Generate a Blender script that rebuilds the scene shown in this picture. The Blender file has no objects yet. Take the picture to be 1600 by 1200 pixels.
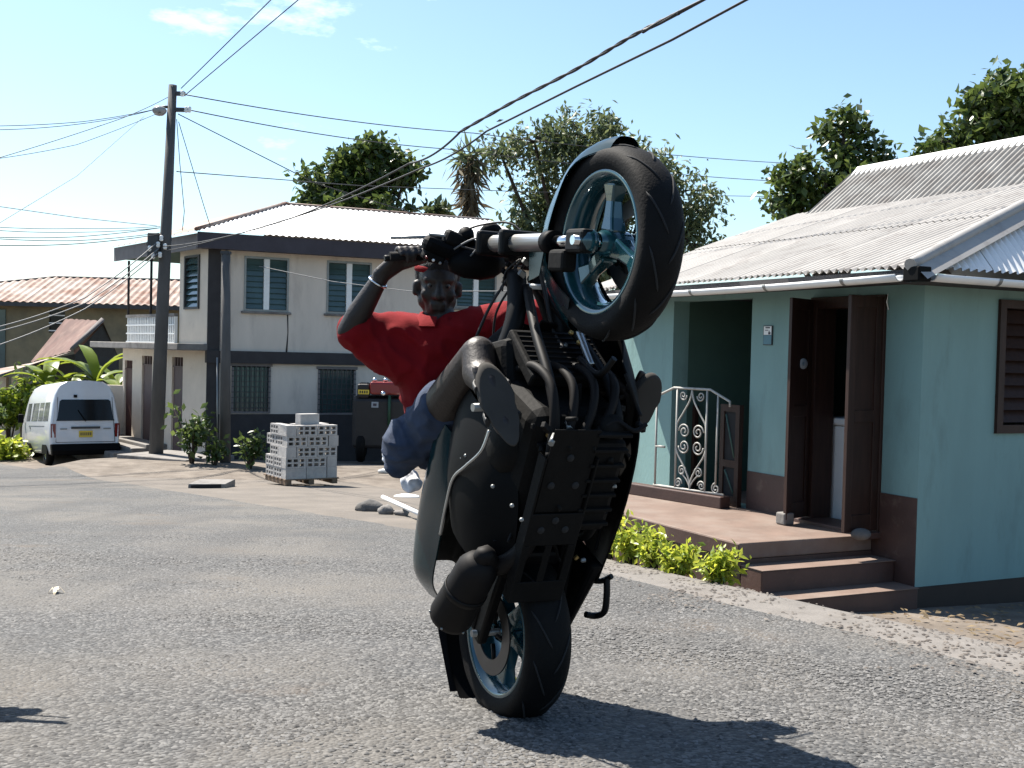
import bpy, bmesh, math, random
from mathutils import Vector, Matrix, noise
random.seed(7)
R = math.radians
V = Vector
scn = bpy.context.scene
col = scn.collection

# ------------------------------------------------------------------ camera
FPX, HZ, ROLL, CZ, SL = 1800.0, 550.0, 0.024, 0.976, 0.075
CAM = V((0, 0, CZ))
_p = math.atan((600 - HZ) / FPX)
FW = V((0, math.cos(_p), -math.sin(_p)))
_u0 = V((1, 0, 0)).cross(FW)
_r = math.atan(ROLL)
RT = V((1, 0, 0)) * math.cos(_r) + _u0 * math.sin(_r)
UP = -V((1, 0, 0)) * math.sin(_r) + _u0 * math.cos(_r)
cd = bpy.data.cameras.new('camera'); cam = bpy.data.objects.new('camera', cd); col.objects.link(cam)
cd.sensor_fit = 'HORIZONTAL'; cd.sensor_width = 36.0; cd.lens = 36.0 * FPX / 1600.0
cd.clip_start = 0.05; cd.clip_end = 5000
cm = Matrix((RT, UP, -FW)).transposed().to_4x4(); cm.translation = CAM
cam.matrix_world = cm
scn.camera = cam

# ------------------------------------------------------------------ sky, sun, exposure
SUN = V((-0.50, 0.45, 1.0)).normalized()          # direction towards the sun
w = bpy.data.worlds.new('World'); scn.world = w; w.use_nodes = True
nt = w.node_tree; nt.nodes.clear()
sky = nt.nodes.new('ShaderNodeTexSky'); sky.sky_type = 'NISHITA'; sky.sun_disc = False
sky.sun_elevation = math.asin(SUN.z); sky.sun_rotation = math.atan2(SUN.x, SUN.y)
sky.air_density = 1.0; sky.dust_density = 1.0; sky.ozone_density = 1.1; sky.altitude = 100
bg = nt.nodes.new('ShaderNodeBackground'); bg.inputs[1].default_value = 0.076
tc = nt.nodes.new('ShaderNodeTexCoord'); mp = nt.nodes.new('ShaderNodeMapping')
mp.inputs['Scale'].default_value = (2.6, 2.6, 7.5); mp.inputs['Location'].default_value = (0.35, 0.2, 0.55)
nz = nt.nodes.new('ShaderNodeTexNoise'); nz.inputs['Scale'].default_value = 1.7; nz.inputs['Detail'].default_value = 9; nz.inputs['Roughness'].default_value = 0.62
rp = nt.nodes.new('ShaderNodeValToRGB'); rp.color_ramp.elements[0].position = 0.655; rp.color_ramp.elements[1].position = 0.80
mx = nt.nodes.new('ShaderNodeMix'); mx.data_type = 'RGBA'
mx.inputs[7].default_value = (9.5, 9.6, 9.8, 1)
nt.links.new(tc.outputs['Generated'], mp.inputs[0]); nt.links.new(mp.outputs[0], nz.inputs[0]); nt.links.new(nz.outputs[0], rp.inputs[0])
nt.links.new(rp.outputs[0], mx.inputs[0]); nt.links.new(sky.outputs[0], mx.inputs[6])
tint = nt.nodes.new('ShaderNodeMix'); tint.data_type = 'RGBA'; tint.blend_type = 'MULTIPLY'; tint.inputs[0].default_value = 1.0
tint.inputs[7].default_value = (.91, 1.015, 1.045, 1)                  # the camera's cool white balance
nt.links.new(mx.outputs[2], tint.inputs[6]); nt.links.new(tint.outputs[2], bg.inputs[0])
wo = nt.nodes.new('ShaderNodeOutputWorld'); nt.links.new(bg.outputs[0], wo.inputs[0])
ld = bpy.data.lights.new('sun', 'SUN'); ld.energy = 5.0; ld.angle = R(0.5); ld.color = (1.0, 0.94, 0.85)
sun = bpy.data.objects.new('sun', ld); col.objects.link(sun)
sun.location = (-20, 10, 40); sun.rotation_euler = (-SUN).to_track_quat('-Z', 'Y').to_euler()
scn.view_settings.view_transform = 'Standard'; scn.view_settings.look = 'None'
scn.view_settings.exposure = 1.38; scn.view_settings.gamma = 1.0; scn.view_settings.use_curve_mapping = False
scn.cycles.max_bounces = 6

# ------------------------------------------------------------------ pixels to places
def ray(px, py): return FW + RT * ((px - 800) / FPX) + UP * ((600 - py) / FPX)
def at(px, py, y):
    d = ray(px, py); return CAM + d * (y / d.y)
def gr(px, py):
    d = ray(px, py); return CAM + d * (CZ / (-SL * d.y - d.z))
def sm(a, b, x):
    t = max(0.0, min(1.0, (x - a) / (b - a))); return t * t * (3 - 2 * t)
class Wall:                                        # an upright plane: origin, direction along it, outward normal
    def __init__(s, o, d, n): s.o, s.d, s.n = V(o), V((d[0], d[1], 0)).normalized(), V((n[0], n[1], 0)).normalized()
    def tz(s, px, py, off=0.0):
        r = ray(px, py); o = s.o + s.n * off
        k = (V((o.x, o.y, 0)) - V((0, 0, 0))).dot(s.n) / V((r.x, r.y, 0)).dot(s.n)
        p = CAM + r * k
        return (V((p.x - s.o.x, p.y - s.o.y, 0)).dot(s.d), p.z)
    def t(s, px, py=600, off=0.0): return s.tz(px, py, off)[0]
    def z(s, px, py, off=0.0): return s.tz(px, py, off)[1]
    def p(s, t, n, z):
        q = s.o + s.d * t + s.n * n; return V((q.x, q.y, z))

# ------------------------------------------------------------------ mesh building
PM = {}
class MB:
    def __init__(s): s.v = []; s.f = []; s.sm = []
    def add(s, vs, fs, smooth=False):
        b = len(s.v); s.v += [V(x) for x in vs]
        for q in fs: s.f.append(tuple(b + i for i in q)); s.sm.append(smooth)
        return s
    def hexa(s, p):                                 # 8 corners: bottom loop, top loop
        return s.add(p, [(3, 2, 1, 0), (4, 5, 6, 7), (0, 1, 5, 4), (1, 2, 6, 5), (2, 3, 7, 6), (3, 0, 4, 7)])
    def box(s, c, size, ax=None):
        c = V(c); a = ax or (V((1, 0, 0)), V((0, 1, 0)), V((0, 0, 1)))
        x, y, z = [V(a[i]) * (size[i] / 2) for i in range(3)]
        return s.hexa([c - x - y - z, c + x - y - z, c + x + y - z, c - x + y - z, c - x - y + z, c + x - y + z, c + x + y + z, c - x + y + z])
    def wbox(s, W, t0, t1, n0, n1, z0, z1):         # box in the frame of a wall
        return s.hexa([W.p(t0, n0, z0), W.p(t1, n0, z0), W.p(t1, n1, z0), W.p(t0, n1, z0), W.p(t0, n0, z1), W.p(t1, n0, z1), W.p(t1, n1, z1), W.p(t0, n1, z1)])
    def tube(s, pts, r, n=8, cap=True, sx=1.0, ref=None):
        pts = [V(p) for p in pts]; m = len(pts)
        rr = r if isinstance(r, (list, tuple)) else [r] * m
        b = []; prev = None
        for i, p in enumerate(pts):
            t = (pts[min(i + 1, m - 1)] - pts[max(i - 1, 0)])
            t = t.normalized() if t.length > 1e-9 else V((0, 0, 1))
            if prev is None:
                g = V(ref) if ref is not None else (V((0, 0, 1)) if abs(t.z) < .9 else V((1, 0, 0)))
                e = (g - t * g.dot(t)).normalized()
            else:
                e = prev - t * prev.dot(t); e = e.normalized() if e.length > 1e-6 else t.orthogonal().normalized()
            prev = e; h = t.cross(e)
            b += [p + e * (math.cos(2 * math.pi * k / n) * rr[i] * sx) + h * (math.sin(2 * math.pi * k / n) * rr[i]) for k in range(n)]
        f = [(i * n + k, i * n + (k + 1) % n, (i + 1) * n + (k + 1) % n, (i + 1) * n + k) for i in range(m - 1) for k in range(n)]
        s.add(b, f, True)
        if cap:
            o = len(s.v) - len(b)
            s.f.append(tuple(o + k for k in range(n))[::-1]); s.sm.append(False)
            s.f.append(tuple(o + (m - 1) * n + k for k in range(n))); s.sm.append(False)
        return s
    def lathe(s, prof, c, ax, n=32, closed=False, smooth=True):  # prof: (radius, along axis)
        c = V(c); ax = V(ax).normalized(); e = ax.orthogonal().normalized(); h = ax.cross(e)
        m = len(prof); b = []
        for r_, a_ in prof:
            for k in range(n):
                q = 2 * math.pi * k / n
                b.append(c + ax * a_ + (e * math.cos(q) + h * math.sin(q)) * r_)
        f = []
        for i in range(m if closed else m - 1):
            j = (i + 1) % m
            f += [(i * n + k, i * n + (k + 1) % n, j * n + (k + 1) % n, j * n + k) for k in range(n)]
        return s.add(b, f, smooth)
    def prism(s, poly, a, o, e, h):                 # polygon (2D) in frame (o, e, h) swept along vector a
        o, e, h, a = V(o), V(e), V(h), V(a); n = len(poly)
        b = [o + e * x + h * y for x, y in poly]; b += [q + a for q in b]
        return s.add(b, [tuple(range(n))[::-1], tuple(range(n, 2 * n))] + [(i, (i + 1) % n, n + (i + 1) % n, n + i) for i in range(n)])
    def loft(s, rings, cap=True, smooth=True):
        n = len(rings[0]); b = [q for r_ in rings for q in r_]
        s.add(b, [(i * n + k, i * n + (k + 1) % n, (i + 1) * n + (k + 1) % n, (i + 1) * n + k) for i in range(len(rings) - 1) for k in range(n)], smooth)
        if cap:
            o = len(s.v) - len(b)
            s.f.append(tuple(o + k for k in range(n))[::-1]); s.sm.append(False)
            s.f.append(tuple(o + (len(rings) - 1) * n + k for k in range(n))); s.sm.append(False)
        return s
    def sheet(s, rows, smooth=True):                # open grid of points
        n = len(rows[0]); b = [q for r_ in rows for q in r_]
        return s.add(b, [(i * n + k, i * n + k + 1, (i + 1) * n + k + 1, (i + 1) * n + k) for i in range(len(rows) - 1) for k in range(n - 1)], smooth)
    def ball(s, c, r, n=12, m=8):
        c = V(c); rx, ry, rz = r if isinstance(r, (tuple, list)) else (r, r, r)
        rings = []
        for i in range(m + 1):
            a = math.pi * (i / m) ; a = min(max(a, 0.02), math.pi - 0.02)
            rings.append([c + V((rx * math.sin(a) * math.cos(2 * math.pi * k / n), ry * math.sin(a) * math.sin(2 * math.pi * k / n), -rz * math.cos(a))) for k in range(n)])
        return s.loft(rings)
    def mesh(s, name, mat, inv=None):
        me = bpy.data.meshes.new(name)
        vs = [inv @ q for q in s.v] if inv else s.v
        me.from_pydata([tuple(q) for q in vs], [], s.f)
        me.polygons.foreach_set('use_smooth', s.sm)
        bm = bmesh.new(); bm.from_mesh(me); bmesh.ops.recalc_face_normals(bm, faces=bm.faces); bm.to_mesh(me); bm.free()
        me.materials.append(mat); me.update()
        return me
    def build(s, name, mat, parent=None, bevel=0, local=False, **kw):
        inv = None if (parent is None or local) else PM[parent.name].inverted()
        o = None
        if parent is None and kw.get('base') is not None:
            b = V(kw['base']); inv = Matrix.Translation(-b)
        o = bpy.data.objects.new(name, s.mesh(name, mat, inv)); col.objects.link(o)
        if parent is not None: o.parent = parent
        elif kw.get('base') is not None: o.location = b
        PM[o.name] = Matrix.Translation(o.location) if parent is None else (PM[parent.name].copy())
        if bevel:
            md = o.modifiers.new('bevel', 'BEVEL'); md.width = bevel; md.segments = 2; md.limit_method = 'ANGLE'; md.angle_limit = R(40)
        for k in ('label', 'category', 'group', 'kind'):
            if kw.get(k): o[k] = kw[k]
        return o
def thing(name, label, category, loc=(0, 0, 0), group=None, matrix=None):
    o = bpy.data.objects.new(name, None); col.objects.link(o); o.empty_display_size = .1
    m = matrix or Matrix.Translation(V(loc)); o.matrix_world = m; PM[o.name] = m.copy()
    o['label'] = label; o['category'] = category
    if group: o['group'] = group
    return o
def copy_tree(o, parent=None):
    c = o.copy(); col.objects.link(c); c.parent = parent
    PM[c.name] = PM[o.name].copy()
    for ch in list(o.children): copy_tree(ch, c)
    return c
def wallboxes(mb, W, t0, t1, n0, n1, z0, z1, holes):   # a wall with openings, cut into blocks
    ts = sorted({t0, t1} | {min(max(h[i], t0), t1) for h in holes for i in (0, 1)})
    zs = sorted({z0, z1} | {min(max(h[i], z0), z1) for h in holes for i in (2, 3)})
    for a, b in zip(ts, ts[1:]):
        run = None
        for c, d in zip(zs, zs[1:]):
            m_t, m_z = (a + b) / 2, (c + d) / 2
            solid = not any(h[0] < m_t < h[1] and h[2] < m_z < h[3] for h in holes)
            if solid: run = (run[0], d) if run else (c, d)
            if (not solid or d == zs[-1]) and run:
                mb.wbox(W, a, b, n0, n1, run[0], run[1]); run = None
    return mb

# ------------------------------------------------------------------ materials
MT = {}
ALB = 0.50
KEEP = {'galv_bright', 'white_plastic', 'van_white', 'white_cloth', 'rag_white', 'mirror_glass', 'plate_yellow', 'wall_grey', 'wall_cream', 'galv', 'block', 'freezer'}
def mat(name, c, rough=0.7, metal=0.0, var=0.12, scale=6.0, c2=None, bump=0.0, bscale=40.0, spec=0.5, trans=0.0, coat=0.0, stain=None, stain_scale=2.0, stain_lo=.5, stain_hi=.7, detail=6.0, sub=0.0, stretch=None):
    k_ = 1.0 if name in KEEP or metal > .5 else ALB
    c = tuple(x * k_ for x in c); c2 = tuple(x * k_ for x in c2) if c2 else None; stain = tuple(x * k_ for x in stain) if stain else None
    m = bpy.data.materials.new(name); m.use_nodes = True; MT[name] = m
    n = m.node_tree; b = n.nodes['Principled BSDF']
    b.inputs['Roughness'].default_value = rough; b.inputs['Metallic'].default_value = metal
    b.inputs['Specular IOR Level'].default_value = spec
    b.inputs['Transmission Weight'].default_value = trans; b.inputs['Coat Weight'].default_value = coat
    t = n.nodes.new('ShaderNodeTexCoord'); src = t.outputs['Object']
    if stretch:
        mpn = n.nodes.new('ShaderNodeMapping'); mpn.inputs['Scale'].default_value = stretch; n.links.new(src, mpn.inputs[0]); src = mpn.outputs[0]
    nz = n.nodes.new('ShaderNodeTexNoise'); nz.inputs['Scale'].default_value = scale; nz.inputs['Detail'].default_value = detail; nz.inputs['Roughness'].default_value = .6
    n.links.new(src, nz.inputs[0])
    rp = n.nodes.new('ShaderNodeValToRGB')
    lo = tuple(max(0, x * (1 - var)) for x in c); hi = tuple(min(1, x * (1 + var)) for x in (c2 or c))
    rp.color_ramp.elements[0].position = .3; rp.color_ramp.elements[1].position = .7
    rp.color_ramp.elements[0].color = (*lo, 1); rp.color_ramp.elements[1].color = (*hi, 1)
    n.links.new(nz.outputs[0], rp.inputs[0]); out = rp.outputs[0]
    if stain:
        n2 = n.nodes.new('ShaderNodeTexNoise'); n2.inputs['Scale'].default_value = stain_scale; n2.inputs['Detail'].default_value = 8; n2.inputs['Roughness'].default_value = .65
        n.links.new(src, n2.inputs[0])
        r2 = n.nodes.new('ShaderNodeValToRGB'); r2.color_ramp.elements[0].position = stain_lo; r2.color_ramp.elements[1].position = stain_hi
        n.links.new(n2.outputs[0], r2.inputs[0])
        mixn = n.nodes.new('ShaderNodeMix'); mixn.data_type = 'RGBA'; mixn.inputs[7].default_value = (*stain, 1)
        n.links.new(r2.outputs[0], mixn.inputs[0]); n.links.new(out, mixn.inputs[6]); out = mixn.outputs[2]
    n.links.new(out, b.inputs['Base Color'])
    if bump:
        n3 = n.nodes.new('ShaderNodeTexNoise'); n3.inputs['Scale'].default_value = bscale; n3.inputs['Detail'].default_value = 5
        n.links.new(src, n3.inputs[0])
        bn = n.nodes.new('ShaderNodeBump'); bn.inputs['Strength'].default_value = bump; bn.inputs['Distance'].default_value = .02
        n.links.new(n3.outputs[0], bn.inputs['Height']); n.links.new(bn.outputs[0], b.inputs['Normal'])
    return m
def leafmat(name, c, c2, rough=.45, tr=.35):
    m = bpy.data.materials.new(name); m.use_nodes = True; MT[name] = m
    n = m.node_tree; b = n.nodes['Principled BSDF']; b.inputs['Roughness'].default_value = rough
    g = n.nodes.new('ShaderNodeNewGeometry'); rp = n.nodes.new('ShaderNodeValToRGB')
    rp.color_ramp.elements[0].color = (*c, 1); rp.color_ramp.elements[1].color = (*c2, 1)
    n.links.new(g.outputs['Random Per Island'], rp.inputs[0]); n.links.new(rp.outputs[0], b.inputs['Base Color'])
    tl = n.nodes.new('ShaderNodeBsdfTranslucent'); mxs = n.nodes.new('ShaderNodeMixShader'); mxs.inputs[0].default_value = tr
    hs = n.nodes.new('ShaderNodeHueSaturation'); hs.inputs['Value'].default_value = 1.5; hs.inputs['Hue'].default_value = .48
    n.links.new(rp.outputs[0], hs.inputs['Color']); n.links.new(hs.outputs[0], tl.inputs[0])
    o = n.nodes['Material Output']; n.links.new(b.outputs[0], mxs.inputs[1]); n.links.new(tl.outputs[0], mxs.inputs[2]); n.links.new(mxs.outputs[0], o.inputs[0])
    return m
mat('mint', (.36, .61, .59), .75, var=.07, scale=3, bump=.12, bscale=60, stain=(.20, .31, .29), stain_scale=2.2, stain_lo=.50, stain_hi=.8, stretch=(1, 1, .3))
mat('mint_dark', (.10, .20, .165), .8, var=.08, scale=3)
mat('brown_paint', (.115, .058, .045), .6, var=.2, scale=4, bump=.1, stain=(.22, .15, .11), stain_scale=5, stain_lo=.58, stain_hi=.75)
mat('brown_floor', (.29, .195, .15), .75, var=.2, scale=3, stain=(.36, .28, .23), stain_scale=2.5, stain_lo=.45, stain_hi=.7, bump=.1)
mat('door_wood', (.060, .028, .020), .55, spec=.3, var=.3, scale=5, stretch=(6, 6, .6))
mat('brown_paint_shaded', (.035, .02, .015), .6, var=.2)  # brown base paint with the side wall's shade put into its colour
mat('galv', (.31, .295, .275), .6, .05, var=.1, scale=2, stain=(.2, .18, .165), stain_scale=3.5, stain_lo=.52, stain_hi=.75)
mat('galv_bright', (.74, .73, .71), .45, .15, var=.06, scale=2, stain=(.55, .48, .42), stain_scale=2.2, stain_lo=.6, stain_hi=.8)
mat('galv_dull', (.34, .335, .32), .6, .2, var=.25, scale=3, stain=(.2, .18, .165), stain_scale=4, stain_lo=.45, stain_hi=.7)
mat('rust_roof', (.56, .46, .40), .75, .1, var=.2, scale=1.2, stain=(.30, .13, .075), stain_scale=.9, stain_lo=.42, stain_hi=.62, detail=9)
mat('rust_dark', (.22, .11, .085), .8, .1, var=.3, scale=2, stain=(.36, .22, .17), stain_scale=1.5, stain_lo=.5, stain_hi=.7)
mat('white_plastic', (.74, .75, .74), .4, var=.05)
mat('white_iron', (.70, .68, .62), .5, var=.12, stain=(.34, .22, .15), stain_scale=14, stain_lo=.6, stain_hi=.75)
mat('wall_cream', (.62, .54, .44), .85, var=.07, scale=2, bump=.15, bscale=25, stain=(.33, .28, .24), stain_scale=1.6, stain_lo=.6, stain_hi=.85)
mat('wall_grey', (.60, .53, .455), .85, var=.08, scale=2, bump=.15, bscale=25, stain=(.36, .31, .27), stain_scale=1.8, stain_lo=.52, stain_hi=.82, stretch=(1, 1, .3))
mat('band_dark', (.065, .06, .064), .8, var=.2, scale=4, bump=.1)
mat('fascia', (.085, .075, .095), .75, var=.2, scale=3)
mat('fascia_light', (.30, .275, .27), .8, var=.15, scale=3)
mat('concrete', (.36, .335, .31), .9, var=.18, scale=4, bump=.25, bscale=30, stain=(.2, .18, .165), stain_scale=3)
mat('concrete_pole', (.155, .15, .145), .9, var=.2, scale=5, bump=.2, bscale=30, stretch=(1, 1, .3))
mat('block', (.37, .355, .34), .95, var=.15, scale=8, bump=.4, bscale=60)
mat('pallet_wood', (.33, .22, .14), .85, var=.3, scale=8)
mat('louvre_glass', (.11, .19, .19), .12, var=.2, scale=2, spec=.6)
mat('dark_glass', (.010, .012, .014), .12, var=.2, scale=2, spec=.3)
mat('side_glass', (.25, .27, .27), .08, var=.5, scale=1.5, c2=(.4, .42, .43), spec=.7)
mat('alu', (.42, .43, .42), .4, .4, var=.1)
mat('steel_bars', (.10, .105, .11), .6, .3, var=.2)
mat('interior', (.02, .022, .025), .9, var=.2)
mat('door_red', (.11, .028, .022), .6, var=.2, stretch=(3, 3, .5))
mat('door_mauve', (.20, .135, .125), .7, var=.15, stretch=(3, 3, .5))
mat('yellow_wall', (.42, .36, .22), .9, var=.15, scale=2, stain=(.25, .23, .16), stain_scale=.8, stain_lo=.45, stain_hi=.7)
mat('shed_wall', (.07, .085, .095), .9, var=.2)
mat('van_white', (.60, .615, .635), .32, var=.03, coat=.5)
mat('rubber', (.010, .010, .011), .8, spec=.2, var=.2, scale=12, bump=.1, bscale=90)
mat('tyre', (.008, .0078, .008), .75, spec=.16, var=.3, scale=9, bump=.12, bscale=120, stain=(.02, .019, .018), stain_scale=7, stain_lo=.55, stain_hi=.75)
mat('chrome', (.62, .62, .62), .12, 1.0, var=.05)
mat('fork_grey', (.42, .42, .41), .35, .85, var=.08)
mat('teal_metal', (.02, .12, .155), .22, .35, var=.1, coat=.8)
mat('teal_body', (.004, .040, .050), .17, .0, var=.1, spec=.45)
mat('engine', (.010, .0095, .009), .7, .1, spec=.15, var=.3, scale=12, bump=.1, bscale=60)
mat('frame_black', (.006, .006, .0065), .55, .05, spec=.2, var=.2)
mat('exhaust', (.012, .010, .0095), .65, .1, spec=.2, var=.3, scale=6)
mat('plastic_black', (.005, .005, .0055), .6, spec=.10, var=.2)
mat('seat', (.014, .014, .015), .6, var=.2, bump=.1, bscale=200)
mat('disc_steel', (.09, .09, .092), .35, .9, var=.1)
mat('brass', (.35, .25, .10), .4, .8, var=.1)
mat('mirror_glass', (.75, .75, .75), .05, 1.0, var=.02)
mat('red_lamp', (.30, .012, .01), .2, var=.1, coat=.6)
mat('amber', (.5, .16, .01), .25, var=.1)
mat('skin', (.026, .015, .011), .55, var=.2, scale=12, bump=.12, bscale=90, spec=.5)
mat('sole', (.085, .078, .07), .9, var=.12, scale=10, spec=.2)
mat('red_cloth', (.34, .006, .011), .9, spec=.2, var=.12, scale=8, bump=.25, bscale=300)
mat('denim', (.045, .075, .15), .9, var=.3, scale=14, bump=.35, bscale=260, stain=(.17, .21, .30), stain_scale=4, stain_lo=.5, stain_hi=.75)
mat('white_cloth', (.70, .72, .78), .9, var=.08, scale=6)
mat('hair', (.008, .007, .007), .8, var=.2, bump=.4, bscale=200)
mat('eye_white', (.16, .14, .12), .3, var=.05)
mat('silver', (.7, .7, .7), .2, 1.0, var=.1)
mat('wire', (.02, .02, .022), .6, var=.1)
mat('wire_grey', (.30, .31, .32), .6, var=.1)
mat('lamp_glass', (.55, .56, .56), .3, var=.1)
mat('truck_red', (.38, .02, .02), .35, var=.1, coat=.4)
mat('truck_dark', (.018, .014, .014), .6, var=.3)
mat('plate_yellow', (.62, .45, .04), .5, var=.05)
mat('bark', (.10, .075, .055), .95, var=.3, scale=10, bump=.5, bscale=40, stretch=(1, 1, .3))
mat('rock', (.20, .19, .18), .95, var=.3, scale=10, bump=.5, bscale=20)
mat('rag_white', (.72, .70, .66), .9, var=.1, scale=10)
mat('peel', (.55, .33, .10), .7, var=.4, scale=60, c2=(.8, .72, .55))
mat('green_post', (.02, .10, .05), .6, var=.1)
mat('sticker', (.5, .55, .6), .5, var=.1)
mat('freezer', (.72, .75, .74), .4, var=.05)
leafmat('leaf_bread', (.025, .05, .012), (.085, .125, .03), .32)
leafmat('leaf_big', (.045, .07, .028), (.12, .15, .065), .5)
leafmat('leaf_shrub', (.03, .055, .014), (.09, .14, .035), .4)
leafmat('leaf_lime', (.14, .22, .02), (.42, .46, .06), .4, .45)
leafmat('leaf_banana', (.06, .115, .012), (.22, .28, .035), .35, .45)
leafmat('leaf_dry', (.12, .09, .05), (.25, .19, .11), .8)
leafmat('leaf_dead', (.06, .05, .03), (.12, .10, .055), .8)
leafmat('grass', (.05, .08, .015), (.16, .2, .05), .6)
# ------------------------------------------------------------------ ground, road
import numpy as np
def redge(y): return 2.42 - .445 * (y - 5.35)                     # right edge of the road
def fedge(y): return -.95 - .689 * (y - 11.9)                     # far edge of the road
def xmax(y): return min(redge(y), fedge(y))
def GH(x, y):
    yy = y if y < 58 else 58 + (1 - math.exp(-(y - 58) / 25)) * 25
    z = -SL * max(yy, -40)
    s = (x - 2.42) * .914 + (y - 5.35) * .407
    z -= .30 * sm(.12, .75, s) * (1 - sm(13, 16, y)) * sm(-6, 0, y)
    z += .30 * sm(22, 26, y) * sm(-10.6, -9.4, x) * (1 - sm(48, 58, y))
    z += .5 * sm(30.5, 34, y) * (1 - sm(-10.6, -9.4, x)) * (1 - sm(48, 58, y))
    return z
def axis(parts):
    o = []
    for a, b, st in parts:
        k = max(1, round((b - a) / st)); o += [a + (b - a) * i / k for i in range(k)]
    return o + [parts[-1][1]]
def road_mat():
    m = bpy.data.materials.new('chip_seal'); m.use_nodes = True; n = m.node_tree; b = n.nodes['Principled BSDF']; b.inputs['Roughness'].default_value = .9
    t = n.nodes.new('ShaderNodeTexCoord')
    vo = n.nodes.new('ShaderNodeTexVoronoi'); vo.inputs['Scale'].default_value = 62; n.links.new(t.outputs['Object'], vo.inputs['Vector'])
    rp = n.nodes.new('ShaderNodeValToRGB'); e = rp.color_ramp
    e.elements[0].color = (.038, .037, .036, 1); e.elements[1].color = (.142, .138, .132, 1); e.elements[0].position = .1
    q = e.elements.new(.6); q.color = (.070, .069, .067, 1)
    sp = n.nodes.new('ShaderNodeSeparateColor'); n.links.new(vo.outputs['Color'], sp.inputs[0]); n.links.new(sp.outputs[0], rp.inputs[0])
    def nse(sc, lo, hi, d=8):
        z = n.nodes.new('ShaderNodeTexNoise'); z.inputs['Scale'].default_value = sc; z.inputs['Detail'].default_value = d; z.inputs['Roughness'].default_value = .62
        n.links.new(t.outputs['Object'], z.inputs[0]); r_ = n.nodes.new('ShaderNodeMapRange'); r_.inputs[1].default_value = lo; r_.inputs[2].default_value = hi
        n.links.new(z.outputs[0], r_.inputs[0]); return r_.outputs[0]
    def mix(f, a, c):
        x = n.nodes.new('ShaderNodeMix'); x.data_type = 'RGBA'; n.links.new(f, x.inputs[0]); n.links.new(a, x.inputs[6]); x.inputs[7].default_value = (*c, 1); return x.outputs[2]
    dust = nse(.55, .44, .66); o = mix(dust, rp.outputs[0], (.115, .105, .092))
    brown = nse(.9, .60, .74); o = mix(brown, o, (.10, .08, .062))
    mpr = n.nodes.new('ShaderNodeMapping'); mpr.inputs['Rotation'].default_value = (0, 0, R(-26)); mpr.inputs['Scale'].default_value = (1.5, .12, 1); n.links.new(t.outputs['Object'], mpr.inputs[0])
    zt = n.nodes.new('ShaderNodeTexNoise'); zt.inputs['Scale'].default_value = 1.0; zt.inputs['Detail'].default_value = 5; n.links.new(mpr.outputs[0], zt.inputs[0])
    rt_ = n.nodes.new('ShaderNodeMapRange'); rt_.inputs[1].default_value = .5; rt_.inputs[2].default_value = .75; rt_.inputs[4].default_value = .75; n.links.new(zt.outputs[0], rt_.inputs[0]); o = mix(rt_.outputs[0], o, (.052, .051, .05))
    dark = nse(.35, .56, .72); o = mix(dark, o, (.056, .0555, .0555))
    n.links.new(o, b.inputs['Base Color'])
    bn = n.nodes.new('ShaderNodeBump'); bn.inputs['Strength'].default_value = .9; bn.inputs['Distance'].default_value = .012; bn.invert = True
    n.links.new(vo.outputs['Distance'], bn.inputs['Height']); n.links.new(bn.outputs[0], b.inputs['Normal'])
    return m
MT['road'] = road_mat()
mat('dirt', (.22, .175, .135), .95, var=.25, scale=2.5, c2=(.29, .245, .20), bump=.5, bscale=25, stain=(.15, .115, .085), stain_scale=1.3, stain_lo=.5, stain_hi=.75, detail=10)
mat('dust', (.285, .26, .235), .95, var=.16, scale=5, bump=.35, bscale=45, stain=(.18, .15, .12), stain_scale=3, stain_lo=.55, stain_hi=.8, detail=10)
mat('apron', (.245, .21, .175), .95, var=.2, scale=1.5, bump=.4, bscale=20, stain=(.19, .165, .14), stain_scale=1.2, stain_lo=.5, stain_hi=.72, detail=10)
xs = axis([(-900, -60, 120), (-60, -14, 4), (-14, 9, .3), (9, 60, 4), (60, 900, 120)])
ys = axis([(-60, 0, 5), (0, 3, .5), (3, 17, .3), (17, 37, .5), (37, 80, 3), (80, 1800, 180)])
g = MB(); g.sheet([[(x, y, GH(x, y) + .012 * noise.noise((x * 1.3, y * 1.3, 0)) - .012) for x in xs] for y in ys])
g.build('ground', MT['dirt'], kind='structure')
g = MB(); rows = []
for y in axis([(-40, 0, 4), (0, 24, .4), (24, 33, 1)]):
    xm = xmax(y) + .05 * noise.noise((0, y * 1.7, 3)); rows.append([(xm - (1 - k / 60) ** 1.6 * (45 + xm), y, GH(xm - (1 - k / 60) ** 1.6 * (45 + xm), y) + .006 + .006 * noise.noise((xm - k * .3, y, 9))) for k in range(61)])
g.sheet(rows); g.build('road', MT['road'], kind='structure')
g = MB(); rows = []
for y in axis([(-8, 10.4, .2)]):
    x0 = redge(y) - .42 - .16 * noise.noise((5, y * .9, 0)); x1 = redge(y) + .35
    rows.append([(x0 + (x1 - x0) * k / 8, y, GH(x0 + (x1 - x0) * k / 8, y) + (.0125 if k else .003) + .006 * noise.noise((k * .7, y * 2, 1))) for k in range(9)])
g.sheet(rows); g.build('dirt_verge', MT['dust'], kind='structure')
g = MB(); rows = []
for y in axis([(10.2, 22.6, .3)]):
    x0 = fedge(y) - .1 - .22 * noise.noise((8, y * .8, 0)); x1 = fedge(y) + 2.2 + .25 * (y - 10)
    rows.append([(x0 + (x1 - x0) * k / 10, y, GH(x0 + (x1 - x0) * k / 10, y) + (.014 if k else .002) + .008 * noise.noise((k * .6, y, 1))) for k in range(11)])
g.sheet(rows); g.build('roadside_apron', MT['apron'], kind='structure')

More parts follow.
